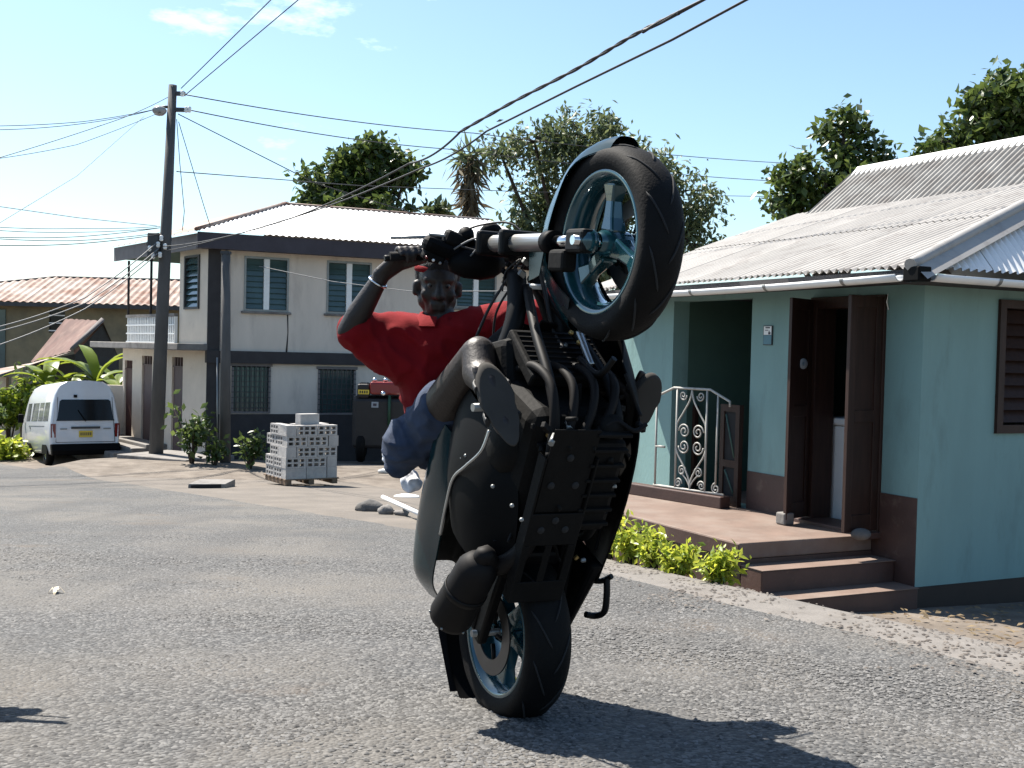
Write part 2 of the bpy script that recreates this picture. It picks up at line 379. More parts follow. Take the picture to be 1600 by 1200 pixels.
def stones(name, n, place, rmin, rmax, material, seed, **kw):
    rng = np.random.default_rng(seed)
    P = []
    while len(P) < n:
        q = place(rng)
        if q: P.append(q)
    P = np.array(P)
    base = np.array([[1, 0, 0], [-.1, 1, 0], [-1, .1, 0], [.1, -1, 0], [.1, .05, .75], [0, 0, -.6], [.75, .7, .25], [-.7, .72, .2], [-.72, -.7, .28], [.7, -.72, .2]])
    fs = np.array([[0, 6, 4], [6, 1, 4], [1, 7, 4], [7, 2, 4], [2, 8, 4], [8, 3, 4], [3, 9, 4], [9, 0, 4]])
    m = len(P); r = rng.uniform(rmin, rmax, (m, 1, 1)) ** 1.0
    vs = np.repeat(base[None], m, 0) * (1 + rng.uniform(-.3, .3, (m, 10, 1))) * r * np.stack([rng.uniform(.7, 1.3, m), rng.uniform(.7, 1.2, m), rng.uniform(.5, 1.0, m)], 1)[:, None, :]
    a = rng.uniform(0, 6.28, m); c, s_ = np.cos(a)[:, None], np.sin(a)[:, None]
    x, y = vs[..., 0].copy(), vs[..., 1].copy(); vs[..., 0] = x * c - y * s_; vs[..., 1] = x * s_ + y * c
    vs += P[:, None, :]
    F = (fs[None] + (np.arange(m) * 10)[:, None, None]).reshape(-1, 3)
    me = bpy.data.meshes.new(name); me.vertices.add(m * 10); me.vertices.foreach_set('co', vs.reshape(-1).astype(np.float32))
    me.loops.add(len(F) * 3); me.loops.foreach_set('vertex_index', F.reshape(-1).astype(np.int32)); me.polygons.add(len(F))
    me.polygons.foreach_set('loop_start', np.arange(0, len(F) * 3, 3, dtype=np.int32)); me.update(calc_edges=True); me.validate()
    me.materials.append(material)
    o = bpy.data.objects.new(name, me); col.objects.link(o)
    for k, v_ in kw.items(): o[k] = v_
    return o
def stone_mat(name, lo, hi):
    m = bpy.data.materials.new(name); m.use_nodes = True; n = m.node_tree; b = n.nodes['Principled BSDF']; b.inputs['Roughness'].default_value = .9
    gm = n.nodes.new('ShaderNodeNewGeometry'); rp = n.nodes.new('ShaderNodeValToRGB')
    rp.color_ramp.elements[0].color = (*lo, 1); rp.color_ramp.elements[1].color = (*hi, 1)
    n.links.new(gm.outputs['Random Per Island'], rp.inputs[0]); n.links.new(rp.outputs[0], b.inputs['Base Color']); return m
def place_road(rng):
    y = 2.3 + (rng.random() ** 1.35) * 8.2; x = (rng.random() - .5) * 1.02 * y
    if x > redge(y) - .1: return None
    d = noise.noise((x * .55, y * .55, 4.0)) + .5 * noise.noise((x * 1.6, y * 1.6, 7.0)) + .35 * x / y
    if d < -.05 and rng.random() > .22: return None
    return (x, y, GH(x, y) + .006)
stones('road_chippings', 42000, place_road, .0045, .0105, stone_mat('chip_stone', (.038, .037, .036), (.16, .156, .15)), 3, kind='stuff', label='loose grey stone chippings strewn over the road surface', category='gravel')
def place_verge(rng):
    y = 2.6 + rng.random() * 7.5; x = redge(y) - .75 + rng.random() * 1.25 + rng.normal() * .15
    if noise.noise((x * 1.1, y * 1.1, 2.0)) < .05 and rng.random() > .12: return None
    return (x, y, GH(x, y) + .016)
stones('roadside_stones', 2000, place_verge, .004, .014, stone_mat('verge_stone', (.036, .028, .024), (.16, .14, .12)), 5, kind='stuff', label='scattered brown stones along the dusty road edge by the mint house', category='gravel')

# ------------------------------------------------------------------ mint green house on the right
K = at(1440, 600, 9.2); K.z = 0
wd = V((-.447, .894, 0)).normalized(); nd = V((-.894, -.447, 0)).normalized()
FH = Wall(K, wd, nd)                                  # front wall, t grows away from the camera
SH = Wall(K, -nd, -wd)                                # side wall, t grows to the right
HB = GH(K.x, K.y) - .02                               # foot of the house
FLOOR = CZ - 1.458
EAVE = CZ + .70
house = thing('mint_house', 'mint green bungalow with brown dado, porch and grey corrugated iron roof', 'house', (K.x, K.y, HB))
TOPW = EAVE - .03
tA, tB = FH.t(1172), FH.t(1050)                       # veranda recess
dA, dB = FH.t(1378), FH.t(1270)                       # door
zdoor = FH.z(1300, 464)
ztopR = FH.z(1110, 468)
TL = 5.3
m = MB(); wallboxes(m, FH, 0, TL, -.2, 0, HB - .3, TOPW, [(dA, dB, FLOOR, zdoor), (tA, tB, FLOOR, ztopR)])
m.wbox(FH, TL - .2, TL, -6, -.2, HB - .3, TOPW); m.wbox(FH, 0.2, TL - .2, -6, -5.8, HB - .3, TOPW)
m.build('wall', MT['mint'], house)
wa, wb = SH.t(1557, 560), SH.t(1557, 560) + 1.1; wz0, wz1 = SH.z(1560, 677), SH.z(1565, 468)
zshaded = SH.z(1500, 911)
m = MB(); wallboxes(m, SH, 0.2, 6.0, -.2, -.0, zshaded, TOPW, [(wa, wb, wz0, wz1)])
m.build('side_wall', MT['mint'], house)
m = MB(); m.wbox(SH, -.006, 6.0, -.2, .012, HB - .3, zshaded); m.build('plinth', MT['brown_paint_shaded'], house)
zb = FH.z(1300, 757)                                  # top of the brown dado
for a, b, c, d in ((.002, dA - .03, HB - .3, zb), (dB + .03, tA - .003, FLOOR - .02, zb), (dA - .029, FH.t(1365, 800) + .08, HB - .3, FLOOR - .021)):
    m = MB(); m.wbox(FH, a, b, 0, .008, c, d); m.build('dado', MT['brown_paint'], house)
# window in the side wall
wf = MB()
for a, b, c, d in ((wa, wb, wz1 - .07, wz1), (wa, wb, wz0, wz0 + .07), (wa, wa + .07, wz0 + .07, wz1 - .07), (wb - .07, wb, wz0 + .07, wz1 - .07)): wf.wbox(SH, a, b, -.14, .03, c, d)
wo_ = wf.build('window', MT['door_wood'], house)
for k in range(9):
    z0 = wz0 + .09 + k * (wz1 - wz0 - .18) / 9
    q = MB(); q.hexa([SH.p(wa + .075, -.02, z0), SH.p(wb - .075, -.02, z0), SH.p(wb - .075, -.01, z0), SH.p(wa + .075, -.01, z0), SH.p(wa + .075, -.09, z0 + .11), SH.p(wb - .075, -.09, z0 + .11), SH.p(wb - .075, -.08, z0 + .115), SH.p(wa + .075, -.08, z0 + .115)])
    q.build('slat', MT['door_wood'], wo_)
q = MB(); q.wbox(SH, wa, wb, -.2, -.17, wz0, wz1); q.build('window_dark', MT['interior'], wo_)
# door opening: frame, two leaves folded outwards, freezer inside
m = MB(); fz = .06
m.wbox(FH, dA - .03, dA + fz, -.2, .03, FLOOR, zdoor); m.wbox(FH, dB - fz, dB + .03, -.2, .03, FLOOR, zdoor); m.wbox(FH, dA + fz, dB - fz, -.2, .03, zdoor - .10, zdoor)
m.build('door_frame', MT['door_wood'], house, bevel=.006)
m = MB(); m.wbox(FH, dA - .05, dB + .05, -.2, .16, FLOOR - .02, FLOOR + .035); m.build('door_sill', MT['brown_paint'], house, bevel=.008)
def leaf(th, ang, name, hinge_sign):
    # leaf hinged at t=th, swung out by ang degrees from the wall
    W2 = Wall(FH.p(th, .03, 0), (nd * math.sin(R(ang)) + wd * hinge_sign * math.cos(R(ang))), wd * -1)
    wl = (dB - dA) / 2 - .02; z0, z1 = FLOOR + .05, zdoor - .02
    m = MB()
    for a, b, c, d in ((0, .08, z0, z1), (wl - .08, wl, z0, z1), (.08, wl - .08, z0, z0 + .14), (.08, wl - .08, z1 - .1, z1), (.08, wl - .08, z0 + .9, z0 + 1.0)): m.wbox(W2, a, b, -.02, .02, c, d)
    o = m.build(name, MT['door_wood'], house, bevel=.004)
    for c, d in ((z0 + .14, z0 + .9), (z0 + 1.0, z1 - .1)):
        q = MB(); q.wbox(W2, .08, wl - .08, -.008, .008, c, d); q.build('panel', MT['door_wood'], o)
    return o, W2, wl
L1, WL1, wl1 = leaf(dB, 112, 'door_leaf', 1)
L2, WL2, wl2 = leaf(dA, 82, 'door_leaf', -1)
m = MB(); cx = WL1.p(wl1 * .42, .021, FH.z(1243, 568, .2)); m.lathe([(.0, .004), (.045, .004), (.048, 0)], cx, WL1.n, 20); st = m.build('round_sticker', MT['sticker'], L1)
m = MB(); m.box(cx + WL1.n * .006 , (.05, .05, .012), (WL1.d, WL1.n, V((0, 0, 1)))); 
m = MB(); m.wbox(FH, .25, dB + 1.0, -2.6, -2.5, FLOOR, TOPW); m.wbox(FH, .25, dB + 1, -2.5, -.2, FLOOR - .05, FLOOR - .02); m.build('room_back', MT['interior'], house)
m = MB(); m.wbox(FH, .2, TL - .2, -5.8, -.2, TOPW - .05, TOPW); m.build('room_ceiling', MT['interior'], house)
fr = thing('chest_freezer', 'pale chest freezer just inside the open brown door', 'freezer', FH.p((dA + dB) / 2, -.7, FLOOR))
fzt = FH.z(1305, 650, -.45)
m = MB(); m.wbox(FH, dA + .08, dB + .3, -.75, -.24, FLOOR - .018, fzt - .07); m.build('cabinet', MT['freezer'], fr, bevel=.02)
m = MB(); m.wbox(FH, dA + .075, dB + .31, -.76, -.22, fzt - .065, fzt); m.build('lid', MT['freezer'], fr, bevel=.015)
# veranda recess
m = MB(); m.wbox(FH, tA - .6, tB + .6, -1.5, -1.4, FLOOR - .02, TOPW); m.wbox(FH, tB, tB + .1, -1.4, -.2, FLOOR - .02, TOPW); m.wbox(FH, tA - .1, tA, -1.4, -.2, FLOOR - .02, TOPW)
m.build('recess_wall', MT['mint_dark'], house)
m = MB(); m.wbox(FH, tA, tB, -1.4, -.0, FLOOR - .12, FLOOR - .02); m.build('recess_floor', MT['brown_floor'], house)
# dark screens standing in the recess
def screen(t0, t1, z1, n, label):
    o = thing('wooden_screen', label, 'screen', FH.p((t0 + t1) / 2, n, FLOOR - .02))
    m = MB()
    for a, b, c, d in ((t0, t0 + .06, FLOOR - .02, z1), (t1 - .06, t1, FLOOR - .02, z1), (t0 + .06, t1 - .06, z1 - .07, z1), (t0 + .06, t1 - .06, FLOOR - .02, FLOOR + .1), (t0 + .06, t1 - .06, FLOOR + .38, FLOOR + .45)): m.wbox(FH, a, b, n - .025, n + .025, c, d)
    m.build('frame', MT['door_wood'], o)
    for c, d in ((FLOOR + .1, FLOOR + .38), (FLOOR + .45, z1 - .07)):
        q = MB(); q.wbox(FH, t0 + .06, t1 - .06, n - .01, n + .01, c, d); q.build('panel', MT['interior'], o)
        q = MB(); e0 = FH.p(t0 + .08, n + .014, c + .03); e1 = FH.p(t1 - .08, n + .014, d - .03); q.tube([e0, e1], .01, 5); q.build('brace', MT['mint_dark'], o)
screen(FH.t(1168), FH.t(1138), FH.z(1150, 632), .06, 'dark braced wooden panel standing right of the white iron gate')
screen(FH.t(1090, 600, -.3), FH.t(1046, 600, -.3), FH.z(1070, 632, -.3), -.3, 'dark wooden panel behind the left half of the white iron gate')
# porch slab, skirt and steps
PD = 1.39; pr = FH.t(1365, 800)
porch = thing('porch', 'brown painted concrete porch with three steps in front of the mint house', 'porch', FH.p(2.2, .7, HB))
PE = 5.0
m = MB(); m.wbox(FH, pr, PE, .009, PD, FLOOR - .13, FLOOR); m.build('porch_floor', MT['brown_floor'], porch, bevel=.012)
m = MB(); m.wbox(FH, pr, PE, PD + .001, PD + .012, FLOOR - .125, FLOOR - .012); m.build('edge_band', MT['brown_paint'], porch)
g0, g1 = FH.t(1045, 840, PD), FH.t(965, 830, PD)
m = MB(); wallboxes(m, FH, pr + .02, PE, PD - .16, PD - .03, HB - .4, FLOOR - .131, [(g0, g1, FLOOR - .36, FLOOR - .131), (g1 + .12, PE - .2, FLOOR - .36, FLOOR - .131)]); m.build('skirt_wall', MT['brown_paint'], porch)
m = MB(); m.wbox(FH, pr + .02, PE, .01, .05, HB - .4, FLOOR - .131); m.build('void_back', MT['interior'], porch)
trd = .262; hh = (FLOOR - (HB + .0)) / 3
for k in (1, 2):
    m = MB(); m.wbox(FH, pr - trd * k, pr - trd * (k - 1) - .001, .009, PD - .02, HB - .3, FLOOR - hh * k); m.build('step', MT['brown_paint'], porch, bevel=.01)
    q = MB(); q.wbox(FH, pr - trd * k - .012, pr - trd * (k - 1) - .002, .009, PD - .015, FLOOR - hh * k + .001, FLOOR - hh * k + .006); q.build('tread_top', MT['brown_floor'], porch)
m = MB(); m.wbox(FH, pr, pr + .012, .009, PD - .02, FLOOR - hh, FLOOR - .132)
m.build('riser', MT['brown_paint'], porch)
# low kerb under the gate and the gate
ka, kb = FH.p(FH.t(985, 700, .5), .5, 0), FH.p(FH.t(1132, 790, .25), .25, 0)
KW = Wall(ka, kb - ka, V(((kb - ka).y, -(kb - ka).x, 0))); 
if KW.n.dot(nd) < 0: KW.n = -KW.n
kl = (kb - ka).length
m = MB(); m.wbox(KW, 0, kl, -.08, .06, FLOOR - .002, FLOOR + .115); m.build('gate_kerb', MT['brown_paint'], house, bevel=.01)
gate = thing('iron_gate', 'white wrought iron scroll gate standing on the porch kerb', 'gate', KW.p(kl / 2, 0, FLOOR + .115))
ga, gb = KW.t(1025, 690), KW.t(1139, 690); gz0 = FLOOR + .13; gw = gb - ga
def G(s_, z): return KW.p(ga + gw * s_, 0, z)
gzs, gzt = KW.z(1030, 619), KW.z(1075, 607)
xsn = [0, .29, .70, .86]; 
def bar(pts, r_, name, n=6):
    q = MB(); q.tube(pts, r_, n); return q.build(name, MT['white_iron'], gate)
bar([G(0, gz0), G(0, gzs)], .011, 'upright'); bar([G(.29, gz0), G(.29, gzt)], .011, 'upright'); bar([G(.70, gz0), G(.70, gzt)], .011, 'upright'); bar([G(.84, gz0 + .08), G(.845, gzt - .03)], .010, 'upright')
bar([G(0, gzs), G(.24, gzt), G(.74, gzt), G(1.0, gzs - .01), G(1.0, gzs - .06)], .013, 'top_rail')
bar([G(-.02, gz0), G(.95, gz0)], .012, 'bottom_rail'); bar([G(0, gz0 + .4), G(.13, gz0 + .4)], .012, 'latch')
H = gzt - gz0; mid = .5
def curve(fn, n=26): return [fn(i / n) for i in range(n + 1)]
def scroll(cx, cz, r0, turns, start, sx, name='scroll'):
    pts = []
    for i in range(31):
        t = i / 30; a = start + sx * turns * 2 * math.pi * t; rr = r0 * (1 - .82 * t)
        pts.append(KW.p(ga + gw * cx + rr * math.cos(a), 0, cz + rr * math.sin(a)))
    return bar(pts, .0085, name, 5)
def lerpc(pts, n=8):
    o = []
    for i in range(len(pts) - 1):
        p0, p1, p2, p3 = pts[max(i - 1, 0)], pts[i], pts[i + 1], pts[min(i + 2, len(pts) - 1)]
        for k in range(n):
            t = k / n; o.append(tuple(.5 * ((2 * p1[j]) + (-p0[j] + p2[j]) * t + (2 * p0[j] - 5 * p1[j] + 4 * p2[j] - p3[j]) * t * t + (-p0[j] + 3 * p1[j] - 3 * p2[j] + p3[j]) * t ** 3) for j in range(len(p1))))
    return o + [tuple(pts[-1])]
for sg in (-1, 1):
    c = lambda f, h: (.495 + sg * f, gz0 + H * h)
    for seq in ([(.0, .985), (.03, .88), (.12, .75), (.19, .655), (.2, .57)], [(.2, .40), (.17, .33), (.07, .2), (.01, .09), (.0, .0)]):
        bar([G(*q) for q in lerpc([c(*s_) for s_ in seq])], .0095, 'heart_bar', 6)
    scroll(.495 + sg * .095, gz0 + H * .575, .075, 1.7, math.pi * (.0 if sg > 0 else 1.0), sg); scroll(.495 + sg * .095, gz0 + H * .425, .075, 1.7, math.pi * (.0 if sg > 0 else 1.0), -sg)
    scroll(.495 + sg * .115, gz0 + H * .18, .055, 1.6, math.pi * (1.0 if sg > 0 else 0.0), -sg); scroll(.495 + sg * .12, gz0 + H * .93, .05, 1.5, math.pi * (1.0 if sg > 0 else 0.0), sg)
    scroll(.495 + sg * .16, gz0 + H * .055, .05, 1.6, math.pi * (1 if sg > 0 else 0.0), -sg)
    bar([G(*q) for q in lerpc([(.495, gz0 + .03), (.495 + sg * .05, gz0 + H * .1), (.495 + sg * .12, gz0 + H * .16)])], .008, 'heart_bar', 5)
scroll(.845, gz0 + .05, .055, 1.7, math.pi / 2, 1)
# plaque on the pillar: white upper half with dark marks, blue lower half
pt, pz = FH.tz(1201, 524)
pq = thing('wall_plaque', 'small white and blue notice plaque on the mint pillar', 'plaque', FH.p(pt, 0, pz))
m = MB(); m.wbox(FH, pt - .065, pt + .065, .001, .012, pz - .092, pz + .092); m.build('board', MT['steel_bars'], pq)
m = MB(); m.wbox(FH, pt - .055, pt + .055, .0125, .015, pz + .005, pz + .085); m.build('white_field', MT['white_plastic'], pq)
mat('plaque_blue', (.13, .36, .46), .5, var=.08); mat('ink', (.08, .06, .09), .6, var=.2)
m = MB(); m.wbox(FH, pt - .058, pt + .058, .0125, .015, pz - .085, pz + .001); m.build('blue_field', MT['plaque_blue'], pq)
m = MB()
for a, b, c, d in ((-.035, .03, .066, .078), (-.045, -.012, .008, .03), (-.03, -.02, .03, .045), (-.01, .035, .045, .052)): m.wbox(FH, pt + a, pt + b, .0152, .0165, pz + c, pz + d)
m.build('marks', MT['ink'], pq)
m = MB(); cxx = cx + WL1.n * .0045
for dz in (-.012, .0, .012): m.box(cxx + V((0, 0, dz)), (.05 if dz == 0 else .034, .002, .006), (WL1.d, WL1.n, V((0, 0, 1))))
m.build('sticker_marks', MT['plaque_blue'], L1)
# door stops on the porch
m = MB(); q0 = FH.p(FH.t(1228, 805, .35), .36, FLOOR); m.box(q0 + V((0, 0, .055)), (.12, .11, .105), (wd, nd, V((0, 0, 1)))); m.build('door_stop', MT['concrete'], None, bevel=.012, base=q0, label='small square concrete lump holding the left door leaf open', category='block')
m = MB(); q0 = FH.p(FH.t(1338, 828, .35), .3, FLOOR); m.ball(q0 + V((0, 0, .045)), (.085, .06, .05), 10, 7); m.build('door_stop', MT['rock'], None, base=q0, label='round dark stone under the right door leaf on the porch', category='stone')

# roofs
def corr(mb, o, along, up, ts, length, pitch=.085, amp=.017, lift=0.0, rows=4, clip=None):
    o, along, up = V(o), V(along).normalized(), V(up); nrm = along.cross(up).normalized()
    if nrm.z < 0: nrm = -nrm
    t0, t1 = ts; n = max(4, int((t1 - t0) / pitch * 6)); grid = []
    for j in range(rows + 1):
        rw = []
        for i in range(n + 1):
            t = t0 + (t1 - t0) * i / n; a0, a1 = clip(t) if clip else length
            s_ = a0 + (a1 - a0) * j / rows
            rw.append(o + along * t + up * s_ + nrm * (amp * math.cos(2 * math.pi * t / pitch) + lift + .004 * noise.noise((t * 3, s_ * 2, 1))))
        grid.append(rw)
    mb.sheet(grid)
E0 = V((K.x, K.y, EAVE)) + nd * .5 - wd * .4
P1, P2, B = .35, .35 / .3, .3
up1 = -nd + V((0, 0, P1)); TR = 4.95
def clip1(t): return (0.0, min(3.05, max(.02, t / B)))
k = 0; t = 0.0
while t < TR:
    t2 = min(t + .72, TR); jog = .012 * ((k * 7) % 3 - 1)
    for a, b_, lf in ((0, 1.62, .0), (1.5, 3.05, .009)):
        def cl(tt, a=a, b_=b_):
            mx_ = clip1(tt)[1]; return (min(a + (jog if a == 0 else 0), mx_), min(b_, mx_))
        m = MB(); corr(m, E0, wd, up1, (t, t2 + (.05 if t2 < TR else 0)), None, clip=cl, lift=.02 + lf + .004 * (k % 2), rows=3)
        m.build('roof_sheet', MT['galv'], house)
    t = t2; k += 1
up2 = wd + V((0, 0, P2)); t = 0.05; k = 0
while t < 5.0:
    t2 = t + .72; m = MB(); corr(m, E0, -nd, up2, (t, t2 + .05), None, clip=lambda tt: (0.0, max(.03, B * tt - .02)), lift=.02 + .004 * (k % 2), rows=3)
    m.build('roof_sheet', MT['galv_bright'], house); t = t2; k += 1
hd = (-nd + wd * B + V((0, 0, P1)))
m = MB(); hp = [E0 + hd * (s_ * .1) + V((0, 0, .05)) for s_ in range(-1, 31)]; m.tube(hp, .05, 10); sd = (-nd * .25 - wd * .9 + V((0, 0, -.95))).normalized()
m.sheet([[q + V((0, 0, .02)), q + sd * .10 + V((0, 0, .03)), q + sd * .2 + V((0, 0, .035))] for q in hp]); m.sheet([[q + V((0, 0, .02)), q + (wd * .8 + V((0, 0, .02))) * .12] for q in hp])
m.build('hip_cap', MT['galv'], house)
U0 = E0 + up1 * 3.0
up3 = -nd + V((0, 0, .8))
t = .4; k = 0
while t < 4.62:
    t2 = min(t + .72, 4.62)
    m = MB(); corr(m, U0, wd, up3, (t, t2 + .04), (-.06, .70), clip=lambda tt: (-.06, .70), lift=.05 + .004 * (k % 2), rows=3); m.build('upper_sheet', MT['galv_dull'], house); t = t2; k += 1
m = MB(); r0 = U0 + up3 * .70
m.sheet([[r0 + wd * tt - up3 * .1 + V((0, 0, .065)), r0 + wd * tt + V((0, 0, .10)), r0 + wd * tt + (-nd) * .1 + V((0, 0, .03)), r0 + wd * tt + (-nd) * 2.0 - V((0, 0, 1.5))] for tt in (.35, 1.5, 2.6, 3.7, 4.64)])
m.build('ridge_cap', MT['galv_bright'], house)
m = MB(); a = U0 + wd * 4.6; m.prism([(0, -.6), (.02, .0), (.70, .55), (2.4, -.6)], -wd * .05, a, -nd, V((0, 0, 1))); m.build('gable_end', MT['wall_grey'], house)
m = MB()                                                # soffit and fascia boards
f0 = E0 - V((0, 0, .075)); m.hexa([f0 - nd * .03 + V((0, 0, -.03)), f0 + wd * TR - nd * .03 + V((0, 0, -.03)), f0 + wd * TR - nd * .01 + V((0, 0, -.03)), f0 - nd * .01 + V((0, 0, -.03)), f0 - nd * .03 + V((0, 0, .07)), f0 + wd * TR - nd * .03 + V((0, 0, .07)), f0 + wd * TR - nd * .01 + V((0, 0, .07)), f0 - nd * .01 + V((0, 0, .07))])
f1 = f0 - nd * .035; m.hexa([f1 + wd * .02, f1 + wd * TR, f1 + wd * TR - nd * .5, f1 + wd * .02 - nd * .5, f1 + wd * .02 + V((0, 0, .02)), f1 + wd * TR + V((0, 0, .02)), f1 + wd * TR - nd * .5 + V((0, 0, .05)), f1 + wd * .02 - nd * .5 + V((0, 0, .05))])
m.build('soffit', MT['band_dark'], house)
m = MB(); f2 = E0 - V((0, 0, .09)) + wd * .03; m.hexa([f2, f2 - nd * 6, f2 - nd * 6 + wd * .4, f2 + wd * .4, f2 + V((0, 0, .05)), f2 - nd * 6 + V((0, 0, .05)), f2 - nd * 6 + wd * .4 + V((0, 0, .08)), f2 + wd * .4 + V((0, 0, .08))]); m.build('soffit', MT['band_dark'], house)
def gutter(p0, d, out, ln, sag=0.0):
    rings = []
    for i in range(13):
        c = p0 + d * (ln * i / 12) + V((0, 0, -.045 - sag * math.sin(math.pi * i / 12)))
        rings.append([c + out * (.055 * math.cos(a)) + V((0, 0, .055 * math.sin(a))) for a in [math.pi + math.pi * k / 8 for k in range(9)]] + [c + out * (.047 * math.cos(a)) + V((0, 0, .047 * math.sin(a))) for a in [2 * math.pi - math.pi * k / 8 for k in range(9)]])
    m = MB(); m.loft(rings); o = m.build('gutter', MT['white_plastic'], house)
    for fr_ in (.12, .32, .55, .8):
        c = p0 + d * (ln * fr_) + V((0, 0, -.045 - sag * math.sin(math.pi * fr_))); q = MB()
        q.loft([[c + d * dd + out * (.059 * math.cos(a)) + V((0, 0, .059 * math.sin(a) + .002)) for a in [math.pi + math.pi * k / 8 for k in range(9)]] for dd in (-.018, .018)], cap=False); q.build('bracket', MT['alu'], o)
gutter(E0 + nd * .05 + wd * .12, wd, nd, TR - .15, .02)
gutter(E0 - wd * .05 - nd * .10, -nd, -wd, 5.6, .01)
m = MB(); m.box(E0 + nd * .03 - wd * .03 + V((0, 0, -.05)), (.16, .13, .11), (wd, nd, V((0, 0, 1)))); m.build('gutter_corner', MT['plastic_black'], house, bevel=.01)
m = MB(); q0 = FH.p(FH.t(1390, 470), .01, FH.z(1384, 484)); m.tube([q0, q0 + V((0, 0, .06)) + nd * .02, q0 + V((.03, 0, .13)) + nd * .05], [.006, .005, .002], 5); m.build('loose_wire', MT['white_plastic'], house)
# ------------------------------------------------------------------ two-storey house on the left
C0 = at(322, 600, 28.0); C0.z = 0
LF = Wall(C0, (.9, .436), (.436, -.9)); LL = Wall(C0, (-.6, .8), (-.8, -.6))
hg = GH(C0.x, C0.y) - .1
lh = thing('two_storey_house', 'cream two-storey house with dark fascia, louvre windows and white iron roof', 'house', (C0.x, C0.y, hg))
fx1 = LF.t(836); zft, zfb = LF.z(330, 363, .5), LF.z(330, 388, .5)
zbt, zbb = LF.z(400, 549), LF.z(400, 568); zpl = LF.z(400, 647)
upw = [(382, 452, 402, 487), (511, 581, 409, 491), (712, 776, 424, 482)]; low = [(362, 423, 571, 646), (497, 556, 576, 648), (700, 760, 585, 650)]
def hole(W, q): return (*sorted((W.t(q[0], q[2]), W.t(q[1], q[2]))), W.z((q[0] + q[1]) / 2, q[3]), W.z((q[0] + q[1]) / 2, q[2]))
UH = [hole(LF, q) for q in upw]; LH = [hole(LF, q) for q in low]
m = MB(); wallboxes(m, LF, .3, fx1, -.2, 0, zbt, zfb + .1, UH); m.build('upper_wall', MT['wall_grey'], lh)
m = MB(); wallboxes(m, LF, .3, fx1, -.2, 0, zpl, zbb, LH); m.build('lower_wall', MT['wall_grey'], lh)
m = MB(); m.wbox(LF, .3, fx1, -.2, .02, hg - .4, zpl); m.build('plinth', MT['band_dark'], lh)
m = MB(); m.wbox(LF, -.02, fx1 + .1, -.2, .12, zbb, zbt); m.build('floor_band', MT['band_dark'], lh)
m = MB(); m.wbox(LF, 0, .3, -.3, .05, hg - .4, zbb); m.wbox(LF, 0, .3, -.3, .05, zbt, zfb + .1); m.build('corner_column', MT['band_dark'], lh)
m = MB(); m.wbox(LF, fx1 + .0, fx1 + .25, -.3, .06, hg - .4, zbb - .001); m.wbox(LF, fx1 + .0, fx1 + .25, -.3, .06, zbt + .001, zfb + .1); m.build('end_column', MT['band_dark'], lh)
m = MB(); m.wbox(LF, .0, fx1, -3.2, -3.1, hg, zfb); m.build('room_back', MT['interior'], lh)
m = MB(); m.wbox(LF, fx1 - .2, fx1, -7, -.2, hg - .4, zfb); m.build('end_wall', MT['wall_grey'], lh)
for h in UH:
    a, b, c, d = h; fr_ = MB()
    mid = (a + b) / 2
    for p in ((a, b, d - .05, d), (a, b, c, c + .05), (a, a + .05, c + .05, d - .05), (b - .05, b, c + .05, d - .05)): fr_.wbox(LF, p[0], p[1], -.12, .02, p[2], p[3])
    o = fr_.build('louvre_window', MT['alu'], lh)
    q = MB(); q.wbox(LF, a - .06, b + .06, .0, .09, c - .06, c - .001); q.build('sill', MT['concrete'], o, bevel=.01)
    q = MB(); q.wbox(LF, mid - .07, mid + .07, -.11, .015, c + .05, d - .05); q.build('mullion', MT['white_plastic'], o)
    for x0, x1 in ((a + .05, mid - .07), (mid + .07, b - .05)):
        for k in range(9):
            z0 = c + .06 + k * (d - c - .12) / 9; hz = (d - c - .12) / 9
            q = MB(); q.hexa([LF.p(x0, -.03, z0), LF.p(x1, -.03, z0), LF.p(x1, -.022, z0), LF.p(x0, -.022, z0), LF.p(x0, -.075, z0 + hz * 1.06), LF.p(x1, -.075, z0 + hz * 1.06), LF.p(x1, -.067, z0 + hz * 1.06), LF.p(x0, -.067, z0 + hz * 1.06)])
            q.build('pane', MT['louvre_glass'], o)
for h in LH:
    a, b, c, d = h; fr_ = MB()
    for p in ((a - .04, b + .04, d - .02, d + .05), (a, b, c, c + .05), (a, a + .05, c + .05, d - .05), (b - .05, b, c + .05, d - .05)): fr_.wbox(LF, p[0], p[1], -.1, .03, p[2], p[3])
    o = fr_.build('barred_window', MT['fascia_light'], lh)
    q = MB(); q.wbox(LF, a + .05, b - .05, -.1, -.08, c + .05, d - .05); q.build('glass', MT['louvre_glass'], o)
    q = MB()
    for k in range(1, 8): q.wbox(LF, a + (b - a) * k / 8 - .012, a + (b - a) * k / 8 + .012, .0, .02, c, d)
    q.build('upright_bars', MT['steel_bars'], o, kind='stuff')
    q = MB()
    for k in range(1, 9): q.wbox(LF, a, b, .021, .038, c + (d - c) * k / 9 - .012, c + (d - c) * k / 9 + .012)
    q.build('cross_bars', MT['steel_bars'], o, kind='stuff')
